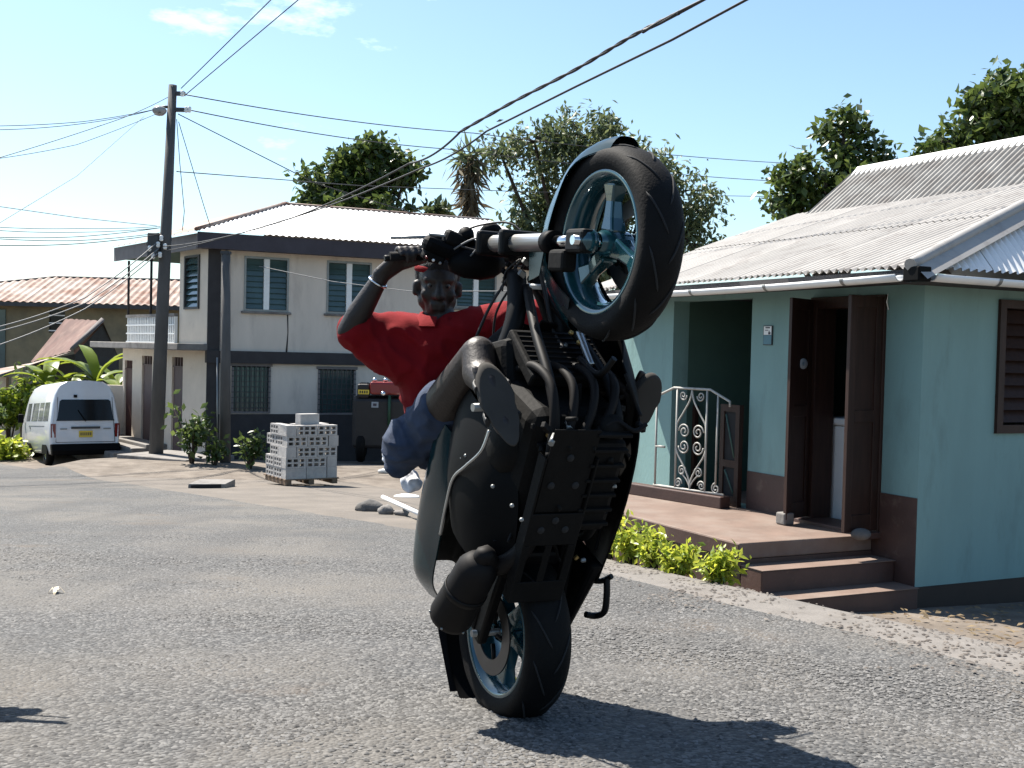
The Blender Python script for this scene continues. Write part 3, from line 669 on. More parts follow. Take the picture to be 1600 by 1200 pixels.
# left face: upper room, balcony, lower doors
u1 = LL.t(281, 440); ub = LL.t(178, 400, .3); dz0 = GH(*LL.p(3, 0, 0).xy) - .1
wx = hole(LL, (290, 313, 399, 483))
m = MB(); wallboxes(m, LL, .0, u1, -.2, 0, LL.z(300, 545), zfb + .1, [wx]); m.wbox(LL, u1 - .2, u1, -3, -.2, LL.z(300, 545), zfb + .1); m.build('side_upper_wall', MT['wall_cream'], lh)
a, b, c, d = wx; q = MB()
for p in ((a, b, d - .05, d), (a, b, c, c + .05), (a, a + .06, c + .05, d - .05), (b - .06, b, c + .05, d - .05)): q.wbox(LL, p[0], p[1], -.12, .04, p[2], p[3])
o = q.build('louvre_window', MT['steel_bars'], lh)
for k in range(8):
    z0 = c + .06 + k * (d - c - .12) / 8; q = MB(); q.hexa([LL.p(a + .06, .0, z0), LL.p(b - .06, .0, z0), LL.p(b - .06, .01, z0), LL.p(a + .06, .01, z0), LL.p(a + .06, -.08, z0 + .16), LL.p(b - .06, -.08, z0 + .16), LL.p(b - .06, -.07, z0 + .16), LL.p(a + .06, -.07, z0 + .16)]); q.build('pane', MT['louvre_glass'], o)
zs0, zs1 = LL.z(262, 546), LL.z(262, 536); ue = LL.t(192, 540)
m = MB(); m.wbox(LL, -.05, ue + .6, -.4, .75, zs0, zs1); m.build('canopy_slab', MT['concrete'], lh, bevel=.02)
rl = LL.z(240, 491); rt0, rt1 = u1 + .03, LL.t(203, 510)
m = MB(); m.wbox(LL, rt0, rt1, .02, .12, rl - .08, rl); m.build('balcony_rail', MT['concrete'], lh)
nb = 14
for k in range(nb):
    for j in range(3):
        x0 = rt0 + (rt1 - rt0) * k / nb; hz = (rl - .08 - zs1) / 3; z0 = zs1 + hz * j; x1 = rt0 + (rt1 - rt0) * (k + 1) / nb
        q = MB()
        for p in ((x0, x1, z0, z0 + .035), (x0, x0 + .035, z0 + .035, z0 + hz), (x0 + (x1 - x0) * .45, x0 + (x1 - x0) * .6, z0 + .035, z0 + hz)): q.wbox(LL, p[0] + .002, p[1] - .002, .03, .11, p[2], p[3])
        q.build('lattice_block', MT['white_plastic'], lh)
m = MB(); m.wbox(LL, u1, ue + 1.0, -2.6, -2.5, zs1, zs1 + .95); m.build('balcony_back', MT['wall_grey'], lh)
for t_ in (rt1 - .05, (rt0 + rt1) * .5):
    m = MB(); m.tube([LL.p(t_, .07, rl), LL.p(t_, .07, zfb)], .035, 6); m.build('balcony_post', MT['band_dark'], lh)
dl = LL.t(191, 620)
doors = [(195, 207, 563, 702), (222, 238, 556, 700), (269, 286, 558, 712)]
DH = [hole(LL, q) for q in doors]
m = MB(); wallboxes(m, LL, .0, dl, -.2, 0, dz0 - .5, zs0, DH); m.build('side_lower_wall', MT['wall_cream'], lh)
for h, mm in zip(DH, ('door_red', 'door_mauve', 'door_mauve')):
    m = MB(); zz = h[3] - (h[3] - h[2]) * .09; m.wbox(LL, h[0], h[1], -.12, -.05, h[2], zz - .03); o = m.build('door', MT[mm], lh)
    q = MB(); q.wbox(LL, h[0], h[1], -.12, -.02, zz - .03, zz); q.build('transom', MT[mm], o)
    for k in range(4):
        q = MB(); x0 = h[0] + (h[1] - h[0]) * (k + .3) / 4; q.wbox(LL, x0, x0 + (h[1] - h[0]) * .08, -.1, -.04, zz, h[3]); q.build('vent_bar', MT[mm], o)
m = MB(); wt = LL.t(255, 600); m.wbox(LL, wt - .18, wt + .25, .0, .03, LL.z(255, 645), LL.z(255, 568)); m.build('side_shutter', MT['louvre_glass'], lh)
for k, (p0, p1, z_) in enumerate(((186, 200, 703), (196, 222, 690))):
    ta, tb = LL.t(p1, 700, .8), LL.t(p0, 700, .8)
zst = [LL.z(200, 686, .4), LL.z(205, 700, .9), LL.z(200, 712, 1.3)]
for k, n1 in enumerate((.55, .95, 1.4)):
    m = MB(); m.wbox(LL, LL.t(238, 690, .5) + .3, dl, .0 + (0 if k == 0 else (.551, .951)[k - 1]), n1, dz0 - .5, zst[k]); m.build('door_step', MT['concrete'], lh, bevel=.02)
# eaves and roof
m = MB(); m.wbox(LF, -.35, fx1 + .5, .46, .5, zfb, zft); m.build('fascia_board', MT['fascia'], lh)
m = MB(); m.wbox(LL, -.3, ub, .26, .3, zfb, zft); m.build('fascia_board', MT['fascia_light'], lh)
m = MB(); m.wbox(LF, -.3, fx1 + .5, -.1, .455, zfb + .02, zfb + .06); m.build('soffit', MT['fascia'], lh)
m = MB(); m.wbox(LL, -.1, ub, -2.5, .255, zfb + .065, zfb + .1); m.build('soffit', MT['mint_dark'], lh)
EL = LF.p(-.4, .55, zft + .02); zr = LF.z(600, 333, -4.2); tr0 = LF.t(446, 330, -4.2); tr1 = fx1 + .4
slope = -LF.n * 4.75 + V((0, 0, zr - zft)); run = 4.75
def clipL(t_): return (0.0, 1.0 if t_ > tr0 + .4 else max(.03, t_ / (tr0 + .4)))
t_ = 0.0; k = 0
while t_ < tr1 + .4:
    t2 = min(t_ + .8, tr1 + .4); m = MB(); corr(m, EL, LF.d, slope, (t_, t2 + .04), None, pitch=.16, amp=.014, clip=clipL, lift=.01 + .005 * (k % 2), rows=2)
    m.build('roof_sheet', MT['galv_bright'], lh); t_ = t2; k += 1
RA = EL + LF.d * (tr0 + .4) + slope
m = MB(); b1 = LL.p(ub + .05, .35, zft + .02); sl2 = RA - EL; n_ = 40
eL2 = (b1 - EL); rows = [[], [], []]
for i in range(n_ + 1):
    f = i / n_; e = EL + eL2 * f; tp = RA + LL.d * (6.0 * f); 
    for j in range(3): rows[j].append(e + (tp - e) * (j / 2) + V((0, 0, .012 * math.cos(i * 2.1))))
m.sheet(rows); m.build('side_roof', MT['rust_roof'], lh)
m = MB(); m.tube([EL + V((0, 0, .03)), RA + V((0, 0, .05))], .05, 6); m.build('hip_cap', MT['rust_roof'], lh)
m = MB(); m.tube([RA + V((0, 0, .03)), RA + LF.d * (tr1 - tr0) + V((0, 0, .03))], .04, 6); m.build('ridge_cap', MT['rust_roof'], lh)
m = MB(); m.add([RA, RA + LF.d * (tr1 - tr0), RA + LF.d * (tr1 - tr0) - LF.n * 4.5 - V((0, 0, 1.2)), RA - LF.n * 4.5 - V((0, 0, 1.2))], [(0, 1, 2, 3)]); m.build('rear_roof', MT['galv_dull'], lh)
m = MB(); pp = [LF.p(.42, .12, zfb), LF.p(.40, .14, zbt + .3), LF.p(.36, .22, zbb), LF.p(.33, .2, hg)]; m.tube(pp, .055, 8); m.build('downpipe', MT['alu'], lh)
m = MB()
cr = [LF.p(*q) for q in ((UH[0][1] - .02, .003, UH[0][2]), (UH[0][1] + .0, .003, UH[0][2] - .5), (UH[0][1] - .03, .003, UH[0][2] - 1.0))]; m.tube(cr, [.02, .012, .025], 4); m.build('damp_streak', MT['band_dark'], lh)
# raised slab at the foot of the pole
pb = at(243, 716, 27.0); gz = GH(pb.x, pb.y)
m = MB(); q0 = at(182, 722, 26.6); q1 = at(290, 724, 25.6); e = (q1 - q0); e.z = 0; ln = e.length; e.normalize(); f = V((-e.y, e.x, 0))
m.hexa([q0 + V((0, 0, -.5)), q0 + e * ln + V((0, 0, -.5)), q0 + e * ln + f * 1.6 + V((0, 0, -.5)), q0 + f * 1.6 + V((0, 0, -.5)), V((q0.x, q0.y, gz + .12)), V((q0.x, q0.y, gz + .12)) + e * ln, V((q0.x, q0.y, gz + .12)) + e * ln + f * 1.6, V((q0.x, q0.y, gz + .12)) + f * 1.6])
m.build('kerb_slab', MT['concrete'], None, bevel=.02, base=(q0.x, q0.y, gz), label='low concrete slab at the foot of the tall utility pole', category='kerb')
# ------------------------------------------------------------------ poles
ptop = at(270, 133, 27.0)
pole = thing('utility_pole', 'tall dark concrete utility pole with street lamp and many wires', 'utility pole', (pb.x, pb.y, gz + .1))
m = MB(); m.tube([(pb.x, pb.y, gz - .2), pb.lerp(ptop, .5), ptop], [.175, .145, .098], 10); m.build('shaft', MT['concrete_pole'], pole)
def pp_(py, dx=0, dy=0): f = (716 - py) / (716 - 133); q = pb.lerp(ptop, f); return q + V((dx, dy, 0))
m = MB(); lp = at(249, 172, 26.85); m.tube([pp_(168), (pp_(168) + lp) / 2 + V((0, 0, .05)), lp + V((0, 0, .05))], .035, 6); arm = m.build('lamp_arm', MT['steel_bars'], pole)
m = MB(); m.lathe([(.02, .10), (.13, .06), (.17, .0), (.15, -.06), (.09, -.12), (.0, -.14)], lp, (0, 0, 1), 14); m.build('lamp_head', MT['lamp_glass'], pole)
for py, dx in ((146, .2), (171, .2), (380, -.32), (372, .05)):
    c = pp_(py, dx * .6); m = MB(); m.box(c, (abs(dx) + .15, .09, .09)); m.build('bracket', MT['steel_bars'], pole)
for px, py in ((285, 146), (291, 171), (296, 171), (247, 382), (258, 385), (250, 398), (239, 400), (234, 388), (252, 372)):
    c = at(px, py, 26.75); m = MB(); m.lathe([(.0, .07), (.035, .06), (.05, .02), (.035, 0), (.05, -.03), (.03, -.07), (0, -.07)], c, (0, 0, 1), 8); m.build('insulator', MT['white_plastic'], pole)
m = MB(); m.box(pp_(383, -.22, -.16), (.25, .2, .55)); m.build('service_box', MT['steel_bars'], pole, bevel=.02)
sp0 = at(352, 720, 25.6); sp1 = at(353, 397, 25.6); gz2 = GH(sp0.x, sp0.y)
p2 = thing('short_pole', 'shorter weathered grey pole standing against the house corner column', 'pole', (sp0.x, sp0.y, gz2))
m = MB(); m.tube([(sp0.x, sp0.y, gz2 - .1), sp1], [.125, .10], 10); m.build('shaft', MT['concrete_pole'], p2)
m = MB(); m.box(sp1 + V((0, 0, .03)), (.2, .2, .06)); m.build('cap', MT['steel_bars'], p2)
m = MB(); m.tube([(sp0.x - .15, sp0.y - .1, gz2), sp0.lerp(sp1, .5) + V((-.16, -.1, 0))], .02, 5); m.build('conduit', MT['alu'], p2)
# ------------------------------------------------------------------ wires
def wire(pts, r_, label, mt='wire', n=14, sag=0.0):
    w3 = [at(*q) for q in pts]
    if pts[-1][0] < 0 or pts[-1][1] < 0: w3.append(w3[-1] + (w3[-1] - w3[-2]).normalized() * 16)      # runs on past the picture
    out = []
    for i in range(len(w3) - 1):
        for k in range(n):
            f = k / n; q = w3[i].lerp(w3[i + 1], f); q.z -= sag * 4 * f * (1 - f); out.append(q)
    out.append(w3[-1]); m = MB(); m.tube(out, r_, 5)
    return m.build('overhead_wire', MT[mt], None, base=out[0], label=label, category='wire', group='overhead wires')
wire([(283, 138, 26.9), (425, -2, 22)], .011, 'left of the two wires rising from the pole top to the upper edge')
wire([(290, 148, 26.9), (468, -2, 22)], .011, 'right of the two wires rising from the pole top to the upper edge')
wire([(285, 147, 26.8), (740, 208, 36), (1250, 256, 50)], .014, 'upper thin wire running right from the pole top behind the trees', sag=.12)
wire([(292, 171, 26.8), (700, 233, 36), (1230, 284, 50)], .014, 'second thin wire running right from below the pole top', sag=.12)
wire([(276, 268, 26.9), (560, 290, 34), (830, 300, 42), (1240, 308, 52)], .013, 'lowest long thin wire crossing the sky behind the handlebars')
wire([(278, 178, 26.8), (490, 285, 27.5), (650, 335, 28.4)], .012, 'wire sloping from the pole down to the white roof ridge')
wire([(276, 186, 26.8), (281, 255, 27), (288, 330, 27.2), (285, 360, 27.4)], .009, 'loose cable hanging straight down beside the pole', sag=.0)
wire([(279, 190, 26.8), (300, 260, 27), (318, 320, 27.4), (330, 358, 27.7)], .009, 'loose cable curving from the pole down to the roof corner')
wire([(262, 152, 26.9), (190, 185, 25), (-20, 252, 22)], .008, 'spliced wire from the pole top to the left edge', sag=.02)
wire([(246, 170, 26.9), (130, 190, 24), (-20, 197, 22)], .008, 'upper cable from the street lamp to the left edge', sag=.02)
wire([(246, 170, 26.9), (130, 193, 24), (-20, 203, 22)], .008, 'lower of the paired cables from the street lamp to the left edge', sag=.03)
wire([(258, 172, 26.9), (120, 226, 24), (-20, 250, 22)], .007, 'lower single cable from the street lamp to the left edge', sag=.02)
wire([(225, 182, 26.9), (120, 275, 24), (-20, 360, 20)], .006, 'faint thin line slanting down left from the lamp', 'wire_grey')
wire([(245, 353, 26.8), (120, 340, 24), (-20, 320, 22)], .008, 'topmost thin wire of the bundle leaving left at roof height', 'wire_grey')
for i, (y0, y1, y2, r_) in enumerate(((354, 357, 354, .006), (356, 363, 359, .006), (356, 370, 370, .007), (364, 376, 372, .007), (366, 381, 383, .008))):
    wire([(250, y0, 26.8), (120, y1, 24), (-20, y2, 21.5)], r_ * 1.2, ['first', 'second', 'third', 'fourth', 'lowest'][i] + ' cable of the near-level bundle from the pole to the left edge', sag=.02)
for i, (x0, y0, x1, y1) in enumerate(((244, 380, -20, 515), (248, 388, -20, 522), (246, 396, -20, 545))):
    wire([(x0, y0, 26.7), ((x0 + x1) / 2 + 20, (y0 + y1) / 2 + (18 if i < 2 else 12), 25), (x1, y1, 23)], .013, ['upper', 'middle', 'lower'][i] + ' of three cables slanting down left from the pole past the rusty roof', 'wire_grey', sag=.05)
wire([(256, 385, 26.6), (420, 352, 19), (640, 255, 12.5), (720, 205, 11)], .011, 'upper service cable from the pole rising to the right over the white roof', sag=.06)
wire([(258, 392, 26.6), (440, 345, 19), (660, 262, 12.5), (760, 205, 11)], .010, 'lower service cable from the pole rising to the right over the white roof', sag=.04)
def twist(pts, r_, label):
    w3 = [at(*q) for q in pts]; w3.append(w3[-1] + (w3[-1] - w3[-2]).normalized() * 9); w3 = lerpc([tuple(q) for q in w3], 40); m = MB()
    for ph in (0, math.pi):
        o = []
        for i, q in enumerate(w3):
            a = i * .3 + ph; o.append(V(q) + V((0, math.cos(a), math.sin(a))) * r_ * .55)
        m.tube(o, r_, 5)
    m.build('overhead_wire', MT['wire'], None, base=w3[0], label=label, category='wire', group='overhead wires')
twist([(720, 205, 11), (800, 160, 10), (900, 108, 9), (990, 55, 8.3), (1060, 20, 7.8), (1110, -6, 7.5)], .011, 'thick twisted black cable running up to the upper edge')
wire([(760, 205, 11), (900, 135, 9.4), (1050, 62, 8.1), (1180, -8, 7.4)], .010, 'single black wire just below the thick twisted cable')
wire([(405, 416, 27.6), (520, 440, 27), (640, 455, 26.5), (900, 455, 25)], .010, 'pale sagging line crossing in front of the louvre windows', 'wire_grey', sag=.0)
# ------------------------------------------------------------------ far yellow building with rusty roof, shed
YW = Wall(at(20, 600, 47.0), (1, .06), (.06, -1)); yb = at(20, 600, 47.0); ygz = GH(yb.x, yb.y)
yh = thing('yellow_house', 'dull yellow house with a patchy rust and white hipped iron roof', 'house', (yb.x + 4, yb.y + 2, ygz))
ye = YW.z(100, 474, .5)
m = MB(); yws = [(YW.t(75), YW.t(100), YW.z(90, 520), YW.z(90, 484))]; wallboxes(m, YW, -6, 11, -.2, 0, ygz - .5, ye + .1, yws); m.wbox(YW, -6, -5.8, -6, -.2, ygz - .5, ye + .1); m.build('wall', MT['yellow_wall'], yh)
a, b, c, d = yws[0]; q = MB(); q.wbox(YW, a, b, -.16, -.1, c, d); o = q.build('window', MT['dark_glass'], yh)
for k in range(3): q = MB(); q.wbox(YW, a, b, -.06, -.0, c + (d - c) * (k + .2) / 3, c + (d - c) * (k + .34) / 3); q.build('louvre', MT['white_plastic'], o)
m = MB(); m.wbox(YW, YW.t(-10), YW.t(8), .01, .06, ygz, ye - .3); m.build('shutter', MT['louvre_glass'], yh)
ry = YW.z(150, 435, -3.4); E1 = YW.p(-6.6, .6, ye); sl = -YW.n * 4 + V((0, 0, ry - ye)); th = YW.t(87, 432, -3.4) + 6.6
k = 0; t_ = 0
while t_ < 17.6:
    t2 = t_ + .9; m = MB(); corr(m, E1, YW.d, sl, (t_, t2 + .05), None, pitch=.3, amp=.03, clip=lambda tt: (0, 1 if tt > th else max(.02, tt / th)), lift=.02 + .008 * (k % 2), rows=2); m.build('roof_sheet', MT['rust_roof'], yh); t_ = t2; k += 1
m = MB(); ra = E1 + YW.d * th + sl; m.tube([E1, ra, ra + YW.d * (17.6 - th)], .08, 6); m.build('ridge_cap', MT['steel_bars'], yh)
m = MB(); m.wbox(YW, -6.6, 11, .55, .62, ye - .16, ye); m.build('fascia_board', MT['steel_bars'], yh)
sb = at(110, 600, 38.5); sgz = GH(sb.x, sb.y)
sh = thing('rusty_shed', 'grey shed with a steep rusty brown gable roof behind the banana plants', 'shed', (sb.x, sb.y, sgz))
A1, A2 = at(103, 498, 40.5), at(160, 501, 37.5); B1, B2 = at(48, 566, 39.5), at(112, 548, 36.2); C1, C2 = at(118, 560, 41.5), at(186, 560, 39)
m = MB(); n_ = 16; rows = [[], [], []]
for i in range(n_ + 1):
    f = i / n_
    for j in range(3): rows[j].append(A1.lerp(A2, f).lerp(B1.lerp(B2, f), j / 2) + V((0, 0, .02 * math.cos(i * 2.5))))
m.sheet(rows); m.build('roof_slope', MT['rust_dark'], sh)
m = MB(); m.sheet([[A1, A2], [C1, C2]]); m.build('roof_slope', MT['rust_dark'], sh)
m = MB(); m.tube([A2 + V((0, 0, .03)), B2 + V((0, 0, .03))], .09, 4); m.build('barge_board', MT['fascia_light'], sh)
m = MB(); dn = V((0, 0, -2.2)); m.add([A2 + V((-.05, .2, -.1)), B2 + V((0, .3, -.1)), B2 + V((0, .3, -.1)) + dn, C2 + dn, C2], [(0, 1, 2, 3, 4)]); m.add([B1, B2 + V((0, .3, -.1)), B2 + V((0, .3, -.1)) + dn, B1 + dn], [(0, 1, 2, 3)]); m.build('wall', MT['shed_wall'], sh)
D1, D2 = at(-25, 580, 38), at(-10, 588, 35.5)
m = MB(); m.sheet([[B1 + V((0, 0, -.03)), B2 + V((0, 0, -.03))], [D1, D2]]); m.build('lean_to_roof', MT['rust_roof'], sh)
for px in (5, 27):
    q = at(px, 584, 37.0); m = MB(); m.box((q.x, q.y, (q.z - .1 + sgz) / 2), (.28, .2, q.z - .1 - sgz)); m.build('post', MT['wall_cream'], sh)
# low wall behind the van
m = MB(); q = at(186, 610, 33); m.box((q.x - .6, q.y, (q.z + GH(q.x, q.y)) / 2), (1.6, .2, q.z - GH(q.x, q.y) + .3)); m.build('garden_wall', MT['wall_cream'], None, base=(q.x - .6, q.y, GH(q.x, q.y)), label='short pale garden wall between the van and the red door', category='wall')
# ------------------------------------------------------------------ white minibus
hv = V((-.525, .851, 0)).normalized(); lv = V((-hv.y, hv.x, 0)); vb = gr(134, 728); vb.z = GH(vb.x, vb.y)
vup = V((0, SL * 1, 1)).normalized()
fwdv = V((hv.x, hv.y, -SL * hv.y)).normalized(); rgt = fwdv.cross(V((0, 0, 1))).normalized(); upv = rgt.cross(fwdv)
vm = Matrix((rgt * 1.04, fwdv * 1.04, upv * 1.03)).transposed().to_4x4(); vm.translation = vb
van = thing('minibus', 'white high-roof minibus parked at the left roadside seen from behind', 'van', matrix=vm)
LV = 4.5
def vw(z):
    ks = [(.30, .77), (.55, .83), (1.0, .84), (1.55, .765), (1.78, .72), (2.0, .62), (2.11, .44), (2.15, .0)]
    for (a, b), (c, d) in zip(ks, ks[1:]):
        if z <= c: return b + (d - b) * (z - a) / (c - a)
    return 0
zsv = [.30, .42, .55, .8, 1.0, 1.3, 1.55, 1.78, 1.92, 2.0, 2.07, 2.11, 2.14]
def vring(y, s_=1.0, rk=0.0, nose=0.0):
    L_, R_ = [], []
    for z in zsv:
        yy = y + (max(0, z - .95) * rk) - (max(0, z - .85) * nose)
        L_.append(V((-vw(z) * s_, yy, z))); R_.append(V((vw(z) * s_, yy, z)))
    return L_ + R_[::-1]
m = MB(); m.loft([vring(0, .93, .10), vring(.05, .98, .10), vring(.14, 1, .06), vring(1.2), vring(3.2), vring(3.9, 1, 0, .32), vring(4.35, .97, 0, .62), vring(4.5, .9, 0, .66)])
m.build('body', MT['van_white'], van, local=True)
def vpanel(name, pts, mt, parent=None, off=.006, nrm=None):
    c = sum((V(p) for p in pts), V()) / len(pts); nn = (V(pts[1]) - V(pts[0])).cross(V(pts[2]) - V(pts[0])).normalized()
    if nrm and nn.dot(V(nrm)) < 0: nn = -nn
    m = MB(); k = len(pts); m.add([V(p) + nn * off for p in pts] + [V(p) - nn * .02 for p in pts], [tuple(range(k)), tuple(range(k, 2 * k))[::-1]] + [(i, (i + 1) % k, k + (i + 1) % k, k + i) for i in range(k)])
    return m.build(name, MT[mt], parent or van, local=True)
def rp_(x, z): return (x, max(0, z - .95) * .10 + .0, z)
o = vpanel('rear_window', [rp_(-.66, 1.20), rp_(-.69, 1.13), rp_(.69, 1.13), rp_(.66, 1.2), rp_(.60, 1.62), rp_(.55, 1.66), rp_(-.55, 1.66), rp_(-.60, 1.62)], 'dark_glass', nrm=(0, -1, 0), off=.012)
m = MB(); m.tube([rp_(.0, 1.12), (-.02, -.02, 1.15), (-.18, .02, 1.4)], .012, 5); m.build('wiper', MT['plastic_black'], van, local=True)
vpanel('number_plate', [(-.16, -.001, .72), (.16, -.001, .72), (.16, -.001, .88), (-.16, -.001, .88)], 'plate_yellow', nrm=(0, -1, 0), off=.016)
m = MB()
for k in range(6): m.box((-.115 + k * .046, -.0175, .80), (.026, .002, .075))
m.build('plate_marks', MT['ink'], van, local=True)
vpanel('plate_trim', [(-.34, -.001, .93), (.34, -.001, .93), (.34, -.001, .985), (-.34, -.001, .985)], 'steel_bars', nrm=(0, -1, 0), off=.02)
vpanel('high_brake_lamp', [(-.27, .07, 1.71), (-.19, .07, 1.71), (-.19, .075, 1.78), (-.27, .075, 1.78)], 'plastic_black', nrm=(0, -1, 0), off=.02)
for s_ in (-1, 1):
    vpanel('tail_lamp', [(s_ * .70, .004, .72), (s_ * .815, .03, .72), (s_ * .815, .03, 1.06), (s_ * .70, .004, 1.06)], 'red_lamp', nrm=(0, -1, 0), off=.012)
    for y0, y1 in ((.35, 1.05), (1.12, 1.75), (1.85, 2.75), (2.95, 3.55)):
        o = vpanel('side_window', [(s_ * vw(1.13), y0, 1.13), (s_ * vw(1.13), y1, 1.13), (s_ * vw(1.60), y1 - .03, 1.60), (s_ * vw(1.60), y0 + .03, 1.60)], 'side_glass', nrm=(s_, 0, .1), off=.005)
    for yw in (.85, 3.15):
        m = MB(); m.lathe([(.18, -.09), (.27, -.09), (.315, -.06), (.315, .06), (.27, .09), (.18, .09)], (s_ * .72, yw, .315), (1, 0, 0), 20); wh = m.build('wheel', MT['tyre'], van, local=True)
        q = MB(); q.lathe([(.0, s_ * .05), (.1, s_ * .07), (.17, s_ * .06), (.19, s_ * .09), (.19, 0)], (s_ * .72, yw, .315), (1, 0, 0), 16); q.build('rim', MT['silver'], wh, local=True)
        q = MB(); q.prism([(.38 * math.cos(a), .38 * math.sin(a)) for a in [math.pi * k / 12 for k in range(13)]], (s_ * .02, 0, 0), (s_ * (vw(.5) - .012), yw, .30), (0, 1, 0), (0, 0, 1)); q.build('wheel_arch', MT['plastic_black'], van, local=True)
    m = MB(); m.box((s_ * (vw(.9) + .005), 2.82, .95), (.012, .12, .03)); m.build('door_handle', MT['plastic_black'], van, local=True)
    m = MB(); m.box((s_ * .93, 3.75, 1.2), (.14, .1, .24)); m.build('wing_mirror', MT['plastic_black'], van, local=True, bevel=.03)
    m = MB(); m.box((s_ * (vw(.95) - .002), 1.9, 1.0), (.012, 2.3, .012)); m.build('slide_rail', MT['steel_bars'], van, local=True)
m = MB(); m.loft([[V((-.80, -.07, .28)), V((-.80, -.10, .40)), V((-.82, -.06, .56)), V((-.82, .12, .56)), V((-.80, .12, .28))], [V((.80, -.07, .28)), V((.80, -.10, .40)), V((.82, -.06, .56)), V((.82, .12, .56)), V((.80, .12, .28))]], smooth=False); m.build('rear_bumper', MT['plastic_black'], van, local=True, bevel=.02)
for x0, z0, x1, z1 in ((-.70, .60, -.70, 1.72), (.70, .60, .70, 1.72), (-.70, .60, .70, .60)):
    m = MB(); m.tube([(x0 * (1 - max(0, z0 - 1.1) * .13), max(0, z0 - .95) * .1 - .003, z0), (x1 * (1 - max(0, z1 - 1.1) * .13), max(0, z1 - .95) * .1 - .003, z1)], .006, 4); m.build('hatch_seam', MT['plastic_black'], van, local=True)
for x0, x1 in ((-.60, -.44), (.42, .60)):
    m = MB(); m.box(((x0 + x1) / 2, -.006, .93), (x1 - x0, .004, .03)); m.build('badge', MT['alu'], van, local=True)
vpanel('windscreen', [(-.68, 4.18, 1.15), (.68, 4.18, 1.15), (.62, 3.78, 1.72), (-.62, 3.78, 1.72)], 'dark_glass', nrm=(0, 1, .5), off=.03)
# ------------------------------------------------------------------ pallet of concrete blocks
bq = gr(447, 761); bq.z = GH(bq.x, bq.y) + .015
ba = R(33); bx_, by_ = V((math.cos(ba), math.sin(ba), 0)), V((-math.sin(ba), math.cos(ba), 0))
bo = bq + by_ * .02
pal = thing('wooden_pallet', 'worn wooden pallet under the stack of concrete blocks', 'pallet', bo)
AX = (bx_, by_, V((0, 0, 1)))
def bp(x, y, z): return bo + bx_ * x + by_ * y + V((0, 0, z))
for x in (.06, .5, .96): m = MB(); m.box(bp(x, .52, .05), (.1, 1.04, .085), AX); m.build('bearer', MT['pallet_wood'], pal)
for k in range(6): m = MB(); m.box(bp(.51, .05 + k * .19, .1055), (1.06, .11, .022), AX); m.build('board', MT['pallet_wood'], pal)
hollow = MB(); Lb, Hb, Db = .39, .192, .19; t_ = .028
for z in (0, (Hb - t_) / 2, Hb - t_): hollow.box((0, 0, z + t_ / 2), (Lb, Db, t_))
wbk = (Lb - 4 * .034) / 3
for j in range(2):
    z0 = t_ + j * ((Hb - t_) / 2); z1 = z0 + (Hb - 3 * t_) / 2
    for k in range(4): hollow.box((-Lb / 2 + .017 + k * (wbk + .034), 0, (z0 + z1) / 2), (.034, Db, z1 - z0 - .0))
hm = hollow.mesh('concrete_block', MT['block'])
sol = MB(); sol.box((0, 0, Hb / 2), (Lb, Db, Hb)); so = sol.mesh('concrete_block', MT['block'])
end = MB(); end.box((0, 0, Hb / 2), (Db, Lb, Hb)); en = end.mesh('concrete_block', MT['block'])
cname = ['lowest', 'second', 'third', 'fourth', 'top']
def block(me, x, y, z, rot, label):
    o = bpy.data.objects.new('concrete_block', me); col.objects.link(o); o.location = bp(x, y, z); o.rotation_euler = (0, 0, ba + rot + random.uniform(-.015, .015))
    o['label'] = label; o['category'] = 'concrete block'; o['group'] = 'concrete blocks stacked on the pallet'
for c in range(5):
    z = .118 + c * .1945
    jx = random.uniform(-.012, .012)
    if c == 0:
        for x, sd_ in ((.2, 'left'), (.6, 'middle')): block(so, x + jx, .1, z, 0, 'plain grey block at the front %s of the lowest course' % sd_)
        block(en, .91 + jx, .2, z, 0, 'plain end-on block at the front right of the lowest course')
    else:
        sgn = c % 2
        for x, sd_ in ((.2, 'left'), (.6, 'right')): block(hm, x + (.2 if sgn == 0 else 0) + jx, .1, z, 0, '%s of two blocks with six front holes in the %s course' % (sd_, cname[c]))
        block(en, (.91 if sgn else .1) + jx, .2, z, 0, 'plain end-on block at the front %s corner of the %s course' % ('right' if sgn else 'left', cname[c]))
    y0 = .2 if (c and c % 2) or c == 0 else .4
    for k, pl_ in enumerate(('nearer', 'farther')):
        yy = y0 + .2 + k * .4
        if yy + .2 > 1.1: continue
        block(hm, .1 + jx, yy, z, math.pi / 2, '%s holed block on the left side of the %s course' % (pl_, cname[c]))
        if c == 4: block(so, .5 + jx, yy - .1, z, 0, '%s block in the middle of the top course behind the front row' % pl_)
        if c == 4: block(en, .91 + jx, yy + (.2 if y0 < .3 else 0), z, 0, '%s block at the right side of the top course' % pl_)
block(so, .52, .30, .118 + 5 * .1945, .1, 'single loose block lying on top of the whole stack')
